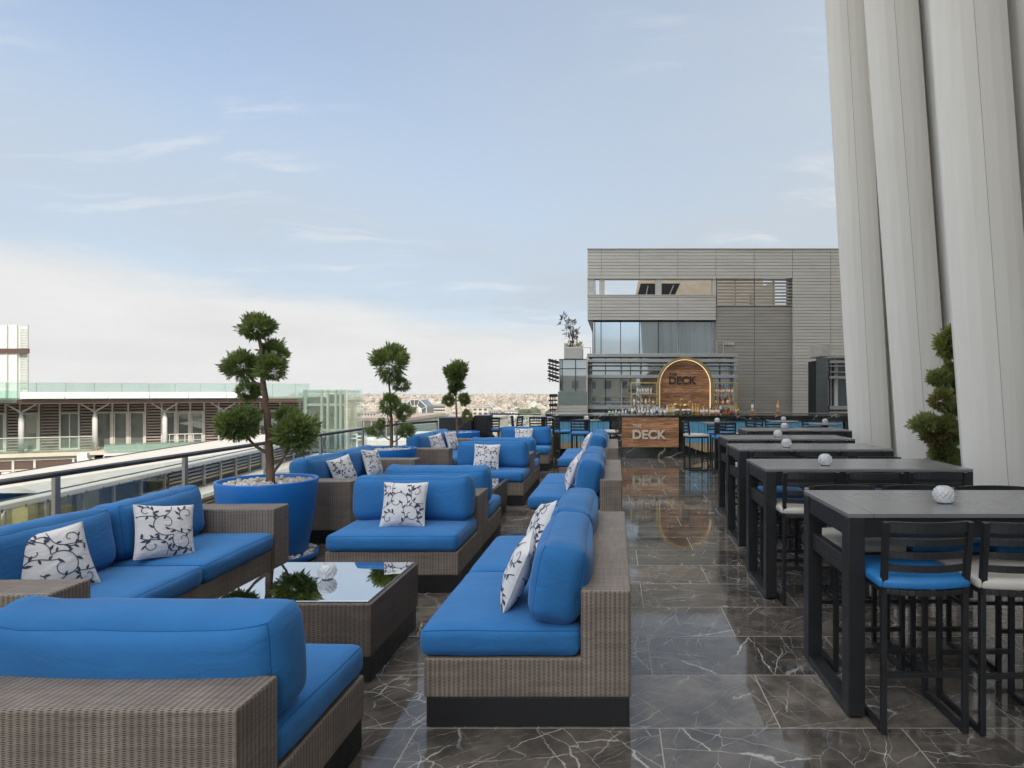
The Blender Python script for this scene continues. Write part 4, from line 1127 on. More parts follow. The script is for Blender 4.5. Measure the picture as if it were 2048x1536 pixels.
# flamingo ornaments
def flamingo(label, x, s, bent):
    t = thing('flamingo_ornament', label, 'ornament', (bx(x), YB + .44, CT), 0, 'gold flamingo ornaments')
    gp = M['gold']
    MB().lathe([(.05, 0), (.055, .01), (.05, .09), (.03, .11), (0, .11)], 20).build('stand', M['bottle_clear'] if bent else M['plinth'], t)
    mb = MB(); mb.tube([(.0, 0, .10), (-.005, 0, .2 * s)], .006, 6); mb.tube([(.02, .01, .10), (.012, .01, .2 * s)], .006, 6)
    # body: tapered egg, then neck in an S and a hooked beak
    body = []
    N = 12
    for k in range(N + 1):
        f = k / N; body.append(((-.13 + .20 * f) * s, 0, (.205 + .035 * math.sin(f * PI) + .02 * f) * s))
    mb.tube(body, [max(.004, .055 * s * math.sin(PI * min(1, (k / N) ** .7 * .98 + .02))) for k in range(N + 1)], 12)
    nk = [(.05, .23), (.085, .235), (.10, .27), (.085, .31), (.065, .345), (.07, .385), (.095, .405), (.12, .395)] if not bent else [(.03, .22), (.05, .24), (.045, .28), (.03, .31), (.05, .34), (.075, .36)]
    mb.tube([(a * s, 0, b * s) for a, b in nk], [.016 * s] * 2 + [.012 * s] * (len(nk) - 4) + [.015 * s, .020 * s], 8)
    e = nk[-1]; mb.tube([(e[0] * s, 0, e[1] * s), ((e[0] + .03) * s, 0, (e[1] - .012) * s), ((e[0] + .035) * s, 0, (e[1] - .045) * s)], [.016 * s, .010 * s, .003 * s], 8)
    mb.build('bird', gp, t)
flamingo('gold flamingo ornament with a raised curved neck under the arch', 1358, 1.0, False); flamingo('smaller gold flamingo head rising from a clear vase under the arch', 1378, .95, True)
# ------------------------------------------------------------------ the leaning white tower over the terrace
FH = 24.0
tw = thing('office_tower', 'pale tower of tall leaning folded fins rising beside the terrace', 'building', (6, 0, 0))
TO = (-6, 0, 0)
FINS = [(3.55, -13.8, .07), (3.30, -11.3, .07), (3.10, -8.8, .07), (2.95, -6.3, .07), (2.85, -3.8, .07), (2.85, -1.3, .07), (2.95, 1.2, .07), (3.12, 3.7, .072), (3.40, 6.2, .072), (3.85, 8.7, .073), (4.13, 11.3, .056)]
def loft(mb, plan, k, z0=0.0, z1=FH, m=None, close=True):
    a = mb.add([(x - k * z0, y, z0) for x, y in plan]); b = mb.add([(x - k * z1, y, z1) for x, y in plan]); n = len(plan)
    for i in range(n if close else n - 1):
        j = (i + 1) % n; mb.face((a + i, a + j, b + j, b + i), m[i] if m else 0)
    if close: mb.face([b + i for i in range(n)]); mb.face([a + i for i in reversed(range(n))])
for X0, Y0, k in FINS:
    mb = MB()
    pl = [(0, .015), (.028, -.012), (.10, -.075), (.20, -.122), (.318, -.148), (.324, -.148), (.45, -.148), (.57, -.128), (.665, -.095), (.672, -.06), (.70, .02), (.78, .10), (.80, .16), (.40, .22), (.02, .09)]
    loft(mb, [(X0 + x, Y0 + y) for x, y in pl], k, m=[0, 0, 0, 0, 1, 0, 0, 0, 1, 0, 0, 0, 0, 0, 0])
    mb.build('fin', [M['fin'], M['seam']], tw, TO, fix=True)
    mb = MB()      # base trim
    loft(mb, [(X0 + .03, Y0 + .01), (X0 + .32, Y0 - .13), (X0 + .66, Y0 - .08), (X0 + .66, Y0 + .2), (X0 + .1, Y0 + .2)], k, -.05, .0)
    mb.build('fin_base', M['frame_dark'], tw, TO, fix=True)
wallp = [(X0 + .79, Y0 + .15, k) for X0, Y0, k in FINS]
wallp = [(wallp[0][0], -16.0, .07)] + wallp + [(5.6, 12.6, .056), (8.0, 17.2, .05)]
mb = MB()
for (xa, ya, ka), (xb, yb, kb) in zip(wallp[:-1], wallp[1:]):
    i = mb.add([(xa, ya, 0), (xb, yb, 0), (xb - kb * FH, yb, FH), (xa - ka * FH, ya, FH)]); mb.face((i, i + 1, i + 2, i + 3))
    for f in (.18, .42):      # slim joints with fixings
        x = xa + (xb - xa) * f; y = ya + (yb - ya) * f; kk = ka + (kb - ka) * f
        mb.bar((x - .006, y, .02), (x - .006 - kk * FH, y, FH), .012, .02, 1)
        for z in range(1, 12): mb.box(x - kk * z - .020, x - kk * z - .004, y - .014, y + .014, z - .02, z + .02, 1)
mb.build('facade_wall', [M['fin_wall'], M['seam']], tw, TO, weld=True)
mb = MB()
core = [(x + .4, y) for x, y, k in wallp] + [(26, 17.2), (26, -16)]
loft(mb, core, .065)
mb.build('core', M['fin_wall'], tw, TO, fix=True)

# ------------------------------------------------------------------ helpers for facades measured on the photograph
def PB(mb, x0, x1, y0, y1, Y, d, m=0):
    return mb.box(wx(x0, Y), wx(x1, Y), Y, Y + d, wz(y1, Y), wz(y0, Y), m)
def part(root, name, mb, mats, **kw):
    l = root.location
    return mb.build(name, mats, root, (-l[0], -l[1], -l[2]), **kw)

# ------------------------------------------------------------------ the grey louvred building behind the bar
YF = 27.0
gb = thing('clad_building', 'tall grey building of ribbed metal panels with an open slot near its roof', 'building', (4, YF, -9))
JX = [1175, 1202.6, 1279, 1355.6, 1432, 1508.5, 1585, 1661.5, 1738, 1815]
rowh = 6.42
mb = MB(); md = MB(); y = 498.5
rng = random.Random(2)
while y < 856:
    for a, b in zip(JX[:-1], JX[1:]):
        yc = y + rowh / 2
        if 557 < yc < 590 and a < 1430: continue
        if yc > 640 and a < 1430: continue
        if a in (1432, 1508.5) and yc > 555:
            if yc < 612: PB(md, a + .7, b - .7, y + 1.4, y + rowh - 1.6, YF + .12, .10)
            else: PB(md, a + .4, b - .4, y + .7, y + rowh, YF + .12, .06)
            continue
        PB(mb, a + .35, b - .35, y + .75 , y + rowh, YF + rng.uniform(0, .006), .07)
    y += rowh
# pillars between the slots
for a, b in ((1176, 1187.5), (1198.5, 1209), (1311, 1323), (1425, 1431.5)): PB(mb, a, b, 557, 590.5, YF + .04, .3)
part(gb, 'cladding', mb, M['clad'])
part(gb, 'mesh_screen', md, M['clad_dark'])
mb = MB()
for r in ((1175.5, 1432, 499, 557), (1175.5, 1432, 590.5, 640), (1585, 1815, 499, 860), (1432, 1585, 499, 555)): PB(mb, *r, YF + .075, .25)
PB(mb, 1432, 1585, 611, 860, YF + .19, .2)
for x in (1432.5, 1470, 1508, 1546, 1583.5): PB(mb, x, x + 1.5, 555, 612, YF + .22, .05)
part(gb, 'backing', mb, M['groove'])
mb = MB(); PB(mb, 1174.5, 1815, 496.5, 498.6, YF - .03, .5); PB(mb, 1174.5, 1432, 556.2, 557.5, YF - .01, .4); PB(mb, 1174.5, 1432, 589.8, 591.2, YF - .01, .4)
mb.box(wx(1175, YF), wx(1175, YF) + .1, YF + .08, YF + 9, wz(640, YF), wz(497, YF))
part(gb, 'coping', mb, M['metal_grey'])
# glass storey
mb = MB(); PB(mb, 1185, 1432, 642, 712, YF + .35, .1)
part(gb, 'window_band', mb, M['win'])
mb = MB()
for x in (1185.5, 1189.5, 1202, 1241, 1279, 1317): PB(mb, x - .7, x + .7, 642, 712, YF + .26, .085)
PB(mb, 1185, 1432, 640.5, 643.5, YF + .25, .095)
part(gb, 'mullions', mb, M['frame_dark'])
mb = MB()
for x in (1355.5, 1358.5, 1390.5, 1424.5): PB(mb, x - 1.1, x + 1.1, 644, 712, YF + .24, .105)
PB(mb, 1430, 1432, 642, 712, YF + .2, .14)
part(gb, 'light_mullions', mb, M['metal_grey'])
mb = MB(); mb.box(wx(1185, YF) , wx(1432, YF), YF + .46, YF + 10, -9, wz(640, YF)); mb.box(wx(1585, YF), 14, YF + .5, YF + 1.0, -9, wz(500, YF)); mb.box(wx(1433, YF), wx(1584, YF), YF + .5, YF + .9, -9, wz(614, YF))
mb.prism([(wx(1175, YF), wz(640, YF)), (wx(1185, YF), wz(655, YF)), (wx(1185, YF), wz(640, YF))], YF + .05, YF + 6)
part(gb, 'core', mb, M['groove'], fix=True)
# small frame openings beside the glass
mb = MB()
for x in (1433, 1446): PB(mb, x, x + 1.6, 684, 712, YF + .06, .05)
for x in (1450, 1456.5, 1463): PB(mb, x, x + 4.5, 684.5, 690, YF + .07, .04)
part(gb, 'vent_frames', mb, M['frame_white'])
# penthouse behind the slot
ph = thing('roof_penthouse', 'beige rendered penthouse with slanting sides seen through the roof slot', 'building', (6, 31, 5.3))
YP = 31.0
def pz(x, y): return (wx(x, YP), wz(y, YP))
mb = MB(); mb.prism([pz(1264, 640), pz(1280, 545), pz(1500, 545), pz(1500, 640)], YP, YP + 5); part(ph, 'wall', mb, M['beige'], fix=True)
mb = MB()
mb.prism([pz(1275.5, 589), pz(1281.5, 567), pz(1311, 567), pz(1311, 600), pz(1273, 600)], YP - .01, YP + .4)
mb.prism([pz(1323, 600), pz(1323, 567), pz(1360.5, 567), pz(1345, 600)], YP - .01, YP + .4); part(ph, 'dark_opening', mb, M['dark_in'], fix=True)
mb = MB(); mb.bar((*[wx(1296, YP)], YP - .06, wz(572, YP)), (wx(1291, YP), YP - .06, wz(595, YP)), .05); mb.bar((wx(1347, YP), YP - .06, wz(571, YP)), (wx(1339, YP), YP - .06, wz(590, YP)), .05)
part(ph, 'brace', mb, M['metal_grey'])
mb = MB(); mb.box(wx(1500, 33), wx(1526, 33), 33, 36, 4, wz(553, 33)); mb.prism([(wx(1500, 32.6), wz(590, 32.6)), (wx(1546, 32.6), wz(562, 32.6)), (wx(1546, 32.6), wz(640, 32.6)), (wx(1500, 32.6), wz(640, 32.6))], 32.2, 32.9)
part(ph, 'stair_block', mb, M['cream'], fix=True)

# ------------------------------------------------------------------ glazed pavilion with louvres right behind the bar
YV = 23.0
pv = thing('glass_pavilion', 'low glazed pavilion with wide horizontal grey louvres behind the bar arch', 'building', (1.5, YV, -9))
mb = MB(); PB(mb, 1178, 1472, 714, 842, YV + .5, .08); part(pv, 'glazing', mb, M['win'])
mb = MB(); mb.box(wx(1178, YV), wx(1474, YV), YV + .6, YV + 3.3, -9, wz(712, YV)); part(pv, 'core', mb, M['dark_in'])
mb = MB()
for y0, y1, d in ((707, 714, .5), (718.5, 724.5, .3), (729, 731, .3), (739.5, 741, .3), (749.5, 756, .3), (811.5, 818.5, .3)): PB(mb, 1174, 1475, y0, y1, YV - .05, d)
PB(mb, 1174, 1475, 826, 860, YV - .03, .4)
part(pv, 'louvre', mb, M['metal_grey'], bevel=.008)
mb = MB()
for x in (1178.5, 1182.5, 1243, 1282, 1324, 1466): PB(mb, x - 1.4, x + 1.4, 714.3, 826, YV + .26, .2)
PB(mb, 1178, 1472, 803, 805, YV + .4, .08); PB(mb, 1178, 1472, 792, 793, YV + .4, .08)
part(pv, 'post', mb, M['metal_grey'])
mb = MB()
for x in (1211, 1242, 1261, 1362, 1412, 1440): PB(mb, x - .8, x + .8, 714.3, 826, YV + .44, .05)
part(pv, 'mullions', mb, M['frame_dark'])
# glazed corner annex
ax = thing('glass_annex', 'dark-framed glass corner block with a grey-green panel beside the pavilion', 'building', (-1.6, 22.5, -9))
YX = 22.5
mb = MB(); PB(mb, 1120, 1172, 718, 784, YX + .1, .1); mb.box(wx(1119, YX), wx(1119, YX) + .05, YX + .2, YX + 5, wz(784, YX), wz(719, YX)); part(ax, 'glazing', mb, M['win'])
mb = MB(); mb.box(wx(1120, YX) + .05, wx(1173, YX), YX + .21, YX + 6, -9, wz(720, YX)); part(ax, 'core', mb, M['dark_in'])
mb = MB()
for x in (1119.5, 1124, 1151): PB(mb, x - .7, x + .7, 719.6, 782, YX + .04, .055)
PB(mb, 1118, 1174, 718, 719.5, YX, .1); PB(mb, 1118.5, 1173, 736.5, 738, YX + .035, .06)
part(ax, 'mullions', mb, M['frame_dark'])
mb = MB(); PB(mb, 1116, 1174, 783, 810.5, YX - .04, .13); part(ax, 'solid_panel', mb, M['green_panel'])
mb = MB()
for k in range(6): PB(mb, 1113, 1174.5, 811 + k * 6, 816.3 + k * 6, YX - .06, .2)
mb.box(wx(1114, YX), wx(1174, YX), YX - .02, YX + .5, -9, wz(812, YX))
PB(mb, 1172, 1175.5, 715, 826, YX - .02, .2)
part(ax, 'siding', mb, M['clad'])
for nm, (xa, xb, ya, yb, sl) in (('sunshade', (1099, 1117, 721, 757, 7)), ('lower_sunshade', (1101, 1114, 791, 838, 0))):
    mb = MB()
    n = 6
    for k in range(n):
        y = ya + (yb - ya) * k / (n - 1)
        mb.bar((wx(xa - (1.5 if k % 2 else 0), YX), YX - .35, wz(y, YX)), (wx(xb, YX), YX + .1, wz(y + sl * (.6 + .4 * k / n), YX)), .03, .05 if k % 2 else .10)
    for k in range(3):
        x = xa + (xb - xa) * (k + .3) / 3
        mb.bar((wx(x, YX), YX - .2, wz(ya - 2, YX)), (wx(x, YX), YX - .2, wz(yb + sl, YX)), .03)
    part(ax, nm, mb, M['frame_dark'])
# roof planter and shrub
rp = thing('roof_planter', 'grey box planter on the glass annex roof', 'planter', (wx(1146, 23.2), 23.2, wz(718, 23.2)))
mb = MB(); PB(mb, 1128, 1164, 694, 718, 23.2, 1.0); part(rp, 'box', mb, M['clad'], bevel=.02)
mb = MB(); PB(mb, 1162, 1182, 694.5, 695.5, 23.3, .04); PB(mb, 1180.5, 1182, 695.6, 716, 23.3, .04); PB(mb, 1163, 1164.5, 695.6, 716, 23.1, .04); part(rp, 'guard_rail', mb, M['frame_white'])
sh = thing('roof_shrub', 'thin dark-leaved shrub standing in the grey roof planter', 'shrub', (wx(1146, 23.7), 23.7, wz(696, 23.7)))
def shW(x, y, dy=0): return Vector((wx(x, 23.7) - sh.location[0], dy, wz(y, 23.7) - sh.location[2]))
mb = MB()
limb(mb, [shW(1146, 698), shW(1145, 680), shW(1140, 660), shW(1136, 640)], .03, .01, 6, 3); limb(mb, [shW(1145, 682), shW(1148, 662), shW(1143, 640)], .02, .008, 6, 4)
mb.build('stem', M['bark'], sh)
rng = random.Random(31); mb = MB()
for x, y, rx, ry in ((1128, 641, 7, 9), (1140, 648, 8, 10), (1139, 662, 9, 9), (1144, 674, 8, 10), (1147, 688, 6, 7), (1150, 668, 4, 6)):
    foliage(mb, shW(x, y, rng.uniform(-.1, .1)), (rx / F * 23.7, rx / F * 23.7, ry / F * 23.7), rng, 42, .085, (1, 1, 3, 1))
mb.build('foliage', [M['leaf_a'], pmat('dusky_leaf', (.035, .032, .022), .7), M['leaf_c'], M['leaf_d']], sh)
rng = random.Random(32); mb = MB()
for x, y, rx, ry in ((1158, 692, 6, 4), (1150, 693, 6, 3), (1134, 694, 5, 2)): foliage(mb, shW(x, y), (rx / F * 23.7, .15, ry / F * 23.7), rng, 50, .07, (0, 2))
g2 = mb.build('low_foliage', LEAF, sh)
# glazed bay by the fins
gy = thing('glass_bay', 'small dark glass bay with louvres between the grey cladding and the fins', 'building', (7.5, 21.5, -9))
xa, xb = wx(1656, 21.0), wx(1633, 22.3)
mb = MB(); i = mb.add([(xa, 21.0, -1), (xa, 21.0, wz(716, 21)), (6.90, 22.3, wz(714, 22.3)), (6.90, 22.3, -1)]); mb.face((i, i + 1, i + 2, i + 3))
mb.box(xa + .06, wx(1780, 21), 21.25, 21.3, -1, wz(716, 21)); part(gy, 'glazing', mb, M['win_dark'])
mb = MB(); mb.box(xa + .4, wx(1780, 21), 21.35, 24.5, -9, wz(714, 21)); part(gy, 'core', mb, M['dark_in'])
mb = MB()
for y0, y1 in ((710, 716), (721, 726), (731, 733), (743, 745), (752, 757), (812, 819), (823, 829)): PB(mb, 1661, 1780, y0, y1, 20.9, .25)
for x in (1656, 1661, 1668): PB(mb, x, x + 2, 716.2, 840, 21.16, .08)
part(gy, 'louvre', mb, M['metal_grey'])
mb = MB(); PB(mb, 1669, 1676, 722, 818, 21.12, .1); part(gy, 'light_strip', mb, M['white'])
mb = MB(); PB(mb, 1641, 1662, 686, 713, 22.4, 1.2); part(gy, 'roof_box', mb, M['frame_white'], bevel=.02)

# ------------------------------------------------------------------ long mall building across the way
P0 = Vector((wx(0, 42), 42, 0)); P1 = Vector((wx(640, 50), 50, 0)); DD = (P1 - P0).normalized(); TH = math.atan2(DD.y, DD.x)
def SX(x):
    r = (x - CX) / F
    return (r * P0.y - P0.x) / (DD.x - r * DD.y)
ml = thing('mall_building', 'long low building with brown louvres, white columns and a glass roof balustrade', 'building', (P0.x, P0.y, 0), TH)
s0, s1 = SX(-260), SX(662)
ZF, ZR = -2.25, .84
mb = MB(); mb.box(s0, s1, .45, 9, -10, ZR); mb.build('core', M['dark_in'], ml)
mb = MB(); mb.box(s0, s1, -2.3, .44, ZF - .24, ZF); mb.build('floor_slab', M['cream'], ml)
mb = MB(); mb.box(s0, s1, -2.7, 9.2, ZR + .002, ZR + .10); mb.box(s0, s1, -2.75, 9.2, ZR + .102, ZR + .30); mb.build('roof_slab', M['brown'], ml)
mb = MB(); mb.box(s0, s1, -2.74, -2.60, ZR + .302, ZR + .36); mb.build('roof_edge', M['cream'], ml)
xq = SX(78)
while xq < s1 - 5:
    MB().box(xq, xq + 2.15, -3.05, -2.98, ZR + .36, 1.60).build('parapet_panel', M['frame_pale'], ml); xq += 2.2
mb = MB(); mb.box(s0, s1 - 1.5, -2.9, -2.88, ZR + .3, 2.18); mb.box(s0, SX(72), -3.1, -3.08, .95, 1.7); mb.build('roof_balustrade', M['green_glass'], ml)
mb = MB(); mb.box(s0, s1 - 1.5, -2.92, -2.86, 2.18, 2.21)
for k in range(30):
    if s0 + k * 1.45 < s1 - 1.5: mb.box(s0 + k * 1.45, s0 + k * 1.45 + .025, -2.86, -2.84, ZR + .3, 2.17)
mb.build('balustrade_rail', M['metal_grey'], ml)
cols = [-70, -25, 10, 39, 77, 119, 157, 188, 224, 256, 290, 323, 352, 380, 408, 437, 478, 520, 560, 600, 655]
typ = 'LGLGLGLGGGLGGGLGLGGG'
for k, (a, b) in enumerate(zip(cols[:-1], cols[1:])):
    xa, xb = SX(a), SX(b); fr = MB(); sl = MB()
    fr.box(xa - .05, xa + .05, .05, .30, ZF, ZR)
    zt = .22 if typ[k] == 'G' else ZF + .1
    z = ZR - .12
    while z > zt:
        sl.box(xa + .06, xb - .06, .10, .22, z - .125, z - .01); z -= .20
    if typ[k] == 'G':
        fr.box(xa + .051, xb - .051, .06, .28, .14, .22); fr.box(xa + .051, xb - .051, .06, .28, ZF, ZF + .10)
        if (xb - xa) > 1.0: fr.box((xa + xb) / 2 - .03, (xa + xb) / 2 + .03, .10, .25, ZF + .101, .139)
        else: fr.box(xa + .06, xa + .14, .10, .25, ZF + .101, .139); fr.box(xb - .14, xb - .06, .10, .25, ZF + .101, .139)
    f_ = fr.build('door_frame' if typ[k] == 'G' else 'bay_frame', M['frame_white'], ml)
    sl.build('louvre_slats', M['slat_brown'], f_)
    if typ[k] == 'G': MB().box(xa + .052, xb - .052, .18, .22, ZF + .102, .138).build('pane', M['mall_glass'], f_)
for x in (-80, 61, 203, 338, 452):
    xc_ = SX(x); mb = MB(); mb.lathe([(.15, ZF), (.15, -.15), (.13, -.10), (.13, .02), (.09, .08), (.09, .35)], 16, (xc_, -1.5, 0))
    for s in (-1, 1): mb.bar((xc_, -1.5, .30), (xc_ + s * .75, -1.5, ZR - .01), .08)
    mb.build('column', M['white'], ml)
mb = MB(); mb.box(s0, SX(205), -2.22, -2.20, ZF + .02, ZF + .95); mb.build('balcony_glass', M['green_glass'], ml)
mb = MB(); mb.box(s0, SX(205), -2.24, -2.18, ZF + .951, ZF + 1.0); mb.box(SX(330), SX(410), -1.2, -1.15, ZF + .9, ZF + .95); mb.box(SX(330), SX(410), -1.2, -1.15, ZF + .5, ZF + .53)
for x in (330, 345, 360, 375, 392, 408): mb.box(SX(x), SX(x) + .04, -1.2, -1.16, ZF, ZF + .9)
mb.build('balcony_rail', M['frame_white'], ml)
# storey below
mb = MB(); mb.box(s0, SX(205), -2.0, .44, -3.25, -2.72); mb.build('brown_band', M['brown'], ml)
mb = MB()
for z0, z1 in ((-2.72, -2.52), (-3.36, -3.26)): mb.box(s0, SX(205), -2.06, -1.9, z0, z1)
for x in (-60, -20, 17, 52, 93, 167, 205): mb.box(SX(x) - .06, SX(x) + .06, -2.08, -1.92, -9, -2.5)
for x in (107, 141): mb.box(SX(x) - .05, SX(x) + .05, -2.12, -2.0, -9, -3.3)
mb.box(SX(107), SX(141), -2.12, -2.0, -3.42, -3.32); mb.build('lower_frames', M['frame_white'], ml)
mb = MB(); mb.box(s0, SX(88), -1.4, -1.35, -9, -3.3); mb.build('lower_glass', M['mall_glass'], ml)
mb = MB(); mb.box(SX(88), SX(240), -1.6, .4, -10, -3.37); mb.build('lower_wall', M['beige'], ml)
for x in (38, 60):
    mb = MB(); mb.lathe([(.32, -9.5), (.32, -3.4)], 16, (SX(x), -1.75, 0)); mb.build('lower_column', M['white'], ml)
# fretwork screen beside the column
mb = MB(); xs, xe = SX(110), SX(138); rng = random.Random(9); nx = 7; cw = (xe - xs) / nx
for i in range(nx + 1): mb.box(xs + i * cw - .02, xs + i * cw + .02, -2.1, -2.06, -8.6, -3.45) if i in (0, nx) else None
for r in range(38):
    z = -3.5 - r * .135
    for i in range(nx):
        if rng.random() < .55: mb.box(xs + i * cw, xs + (i + 1) * cw, -2.10, -2.07, z - .045, z)
        if rng.random() < .5: mb.box(xs + i * cw, xs + i * cw + .05, -2.105, -2.065, z - .135, z)
mb.build('fretwork_screen', M['frame_dark'], ml)
# bridge balcony with white glass
mb = MB(); mb.box(SX(247), SX(560), -4.6, -4.5, -2.15, -1.62); mb.build('bridge_glass', M['green_glass'], ml, None)
mb = MB(); mb.box(SX(245), SX(640), -4.49, -1.0, -2.40, -2.20); mb.box(SX(247), SX(560), -4.45, -4.40, -2.15, -1.70); mb.build('bridge_deck', M['white'], ml)
mb = MB()
for x in (212, 245, 282, 320, 352, 384): mb.box(SX(x) - .05, SX(x) + .05, -4.4, -4.3, -4.4, -2.41)
mb.box(SX(212), SX(390), -4.4, -4.3, -3.2, -3.1)
for a, b in ((212, 228), (228, 245), (250, 268), (352, 368), (368, 384)):
    mb.bar((SX(a), -4.35, -2.45 if a in (212, 250, 352) else -3.1), (SX(b), -4.35, -3.1 if a in (212, 250, 352) else -2.45), .07)
mb.box(SX(204) - .25, SX(204) + .25, -4.3, -3.8, -9, -2.2)
mb.box(SX(290), SX(350), -2.0, -1.9, -4.6, -3.2)
mb.build('bridge_truss', M['white'], ml)
mb = MB(); mb.box(SX(205), SX(640), -1.3, .44, -10, -3.2); mb.build('base_wall', M['slat_brown'], ml)

# pale tower beyond its left end
pt = thing('panel_tower', 'white panelled tower top with a brown band above the low louvred building', 'building', (wx(-10, 75), 76, -10))
mb = MB(); mb.prism([(wx(-130, 75), 75), (wx(36, 75), 75), (wx(36, 75) + .02, 75.3), (wx(30, 90), 90), (wx(-130, 90), 90)], -12, wz(650, 75), axis='Z'); part(pt, 'shaft', mb, M['frame_pale'], fix=True)
mb = MB(); mb.prism([(wx(36.2, 75.4), 75.4), (wx(55.5, 75.4), 75.4), (wx(50, 84), 84), (wx(36, 84), 84)], -12, wz(653, 75.4), axis='Z'); part(pt, 'slatted_corner', mb, M['white'], fix=True)
mb = MB()
for k in range(38): PB(mb, 36.5, 56, 656 + k * 3.2, 657.6 + k * 3.2, 75.3, .08)
for k in range(48): PB(mb, -130, 35.8, 652 + k * 2.6, 652.6 + k * 2.6, 74.97, .02)
part(pt, 'slats', mb, M['frame_pale'])
mb = MB(); PB(mb, -130, 55.5, 697, 706.5, 74.8, .25); part(pt, 'brown_band', mb, M['brown'])
mb = MB()
for x in (-90, -50, -15, 13.5, 33.5, 55): PB(mb, x, x + 1.2, 650, 900, 74.85, .1)
part(pt, 'ribs', mb, M['metal_grey'])

# lift tower
lt = thing('lift_tower', 'green-tinted glass lift tower with pale steel posts at the end of the long building', 'building', (-19.7, 45.5, -9))
X0, X1, Ya, Yb, zt = wx(606, 44), wx(690, 44), 44.0, 47.0, wz(780, 44)
mb = MB()
for a in ((X0, X1, Ya, Ya + .03), (X0, X0 + .03, Ya + .04, Yb), (X1 - .03, X1, Ya + .04, Yb)): mb.box(a[0], a[1], a[2], a[3], -9, zt)
mb.box(X0, X1, Ya, Yb, zt + .01, zt + .05)
mb.box(wx(590, 44), X0 - .02, Ya + .3, Ya + .33, -3.4, wz(784, 44))
part(lt, 'glass_walls', mb, M['lift_glass'])
mb = MB()
for x in (X0 + .05, wx(640, 44), wx(652, 44), wx(668, 44), wx(678, 44), X1 - .05):
    mb.box(x - .07, x + .07, Ya + .2, Ya + .35, -9, zt)
for z in (zt - .12, zt - 1.0, -1.0, -2.4, -4.0):
    mb.box(X0 + .12, X1 - .12, Ya + .36, Ya + .46, z - .08, z + .08)
    mb.box(X0 + .1, X0 + .2, Ya + .5, Yb - .1, z - .06, z + .06); mb.box(X1 - .2, X1 - .1, Ya + .5, Yb - .1, z - .06, z + .06)
part(lt, 'steel_frame', mb, M['frame_white'])
mb = MB(); mb.box(wx(655, 45), wx(674, 45), Ya + 1.2, Ya + 2.2, -9, zt - .3); mb.box(wx(612, 45), wx(636, 45), Ya + 1.5, Ya + 2.2, -2.5, zt - .5); part(lt, 'lift_shaft', mb, M['slat_brown'])

# ------------------------------------------------------------------ tent roof and slatted hall under it
E0 = Vector((-15.35, 14.0, 0)); E1 = Vector((-19.25, 43.0, 0)); ED = (E1 - E0).normalized(); EL = (E1 - E0).length; ET = math.atan2(ED.y, ED.x)
hall = thing('slatted_hall', 'long hall with cream slats and glazing over a yellow wall below the white tent roof', 'building', (E0.x, E0.y, .36), ET)
def hs(x):
    r = (x - CX) / F; return (r * E0.y - E0.x) / (ED.x - r * ED.y)
ha, hb = hs(372), EL
mb = MB(); mb.box(ha, hb, .75, 6, -9.5, -1.75); mb.box(-12, ha - .02, 3.5, 6, -9.5, -1.78); mb.build('core', M['dark_in'], hall)
mb = MB(); z = -1.85
while z > -6.5:
    if not (-3.0 < z < -2.5): mb.box(ha, hb, .60 if z > -2.5 else -.30, .72 if z > -2.5 else -.18, z - .07, z)
    z -= .155
mb.build('slats', M['slat_cream'], hall)
mb = MB(); mb.box(ha, hb, -.6, .74, -2.95, -2.8); mb.build('ledge', M['white'], hall)
mb = MB()
k = -12.0
while k < hb:
    mb.box(k - .035, k + .035, .50, .58, -2.79 if k > ha else -6.5, -1.75); k += 1.55
mb.build('mullions', M['frame_white'], hall)
mb = MB(); mb.box(-12, ha - .02, .62, .66, -6.5, -1.8); mb.build('glazing', thin_glass('hall_glass', (.75, .78, .70), .3), hall)
mb = MB(); mb.box(-12, ha - .05, 1.5, 1.6, -9, -1.9)
for k in range(7): mb.box(-8 + 2.6 * k, -7.6 + 2.6 * k, 1.0, 1.4, -6.5, -1.9)
mb.build('interior_wall', M['interior_warm'], hall)  # yellow wall colour shows through the glazing
mb = MB(); mb.box(-12, ha, .3, 1.48, -6.7, -6.52); mb.box(-12, ha, .59, .68, -4.3, -4.1); mb.build('lower_floor', M['slat_brown'], hall)
tent = thing('tent_roof', 'long white fabric tent roof with a hipped end, beyond the glass railing', 'tent', (E0.x, E0.y, -1.25), ET)
mb = MB()
nU, nV = 60, 10
rid0 = hs(222) + 1.2
def tz(s, v):      # v 0 at the eave, 1 at the ridge; hipped start
    up = min(1.0, max(0, (s - hs(0) * 1.0 + .0) / (rid0 - hs(0)))) if s < rid0 else 1.0
    ridge = .27 * up
    sag = .05 * math.sin(s * 1.0) ** 2 * math.sin(PI * v)
    return .02 + ridge * v - sag * .6 + .02 * mnoise.noise(Vector((s * .8, v * 4, 0)))
grid = []
sc_ = hs(108)
for i in range(nU + 1):
    s = sc_ + (EL - sc_) * i / nU; row = []
    k_ = max(.02, min(1.0, (s - sc_) / (rid0 - sc_)))
    for j in range(nV + 1):
        v = j / nV; row.append((s, .35 + 3.9 * k_ * v, .02 + .07 * k_ * v - .03 * math.sin(s * 1.0) ** 2 * math.sin(PI * v) + .015 * mnoise.noise(Vector((s * .8, v * 4, 0)))))
    for j in range(1, 5): row.append((s, .35 + 3.9 * k_ + 3.2 * k_ ** 3 * j / 4, .02 + .07 * k_ - .55 * k_ * j / 4))
    grid.append(mb.add(row))
w_ = nV + 5
for i in range(nU):
    for j in range(w_ - 1): mb.face((grid[i] + j, grid[i + 1] + j, grid[i + 1] + j + 1, grid[i] + j + 1), 0, True)
mb.build('canopy', M['tent'], tent)
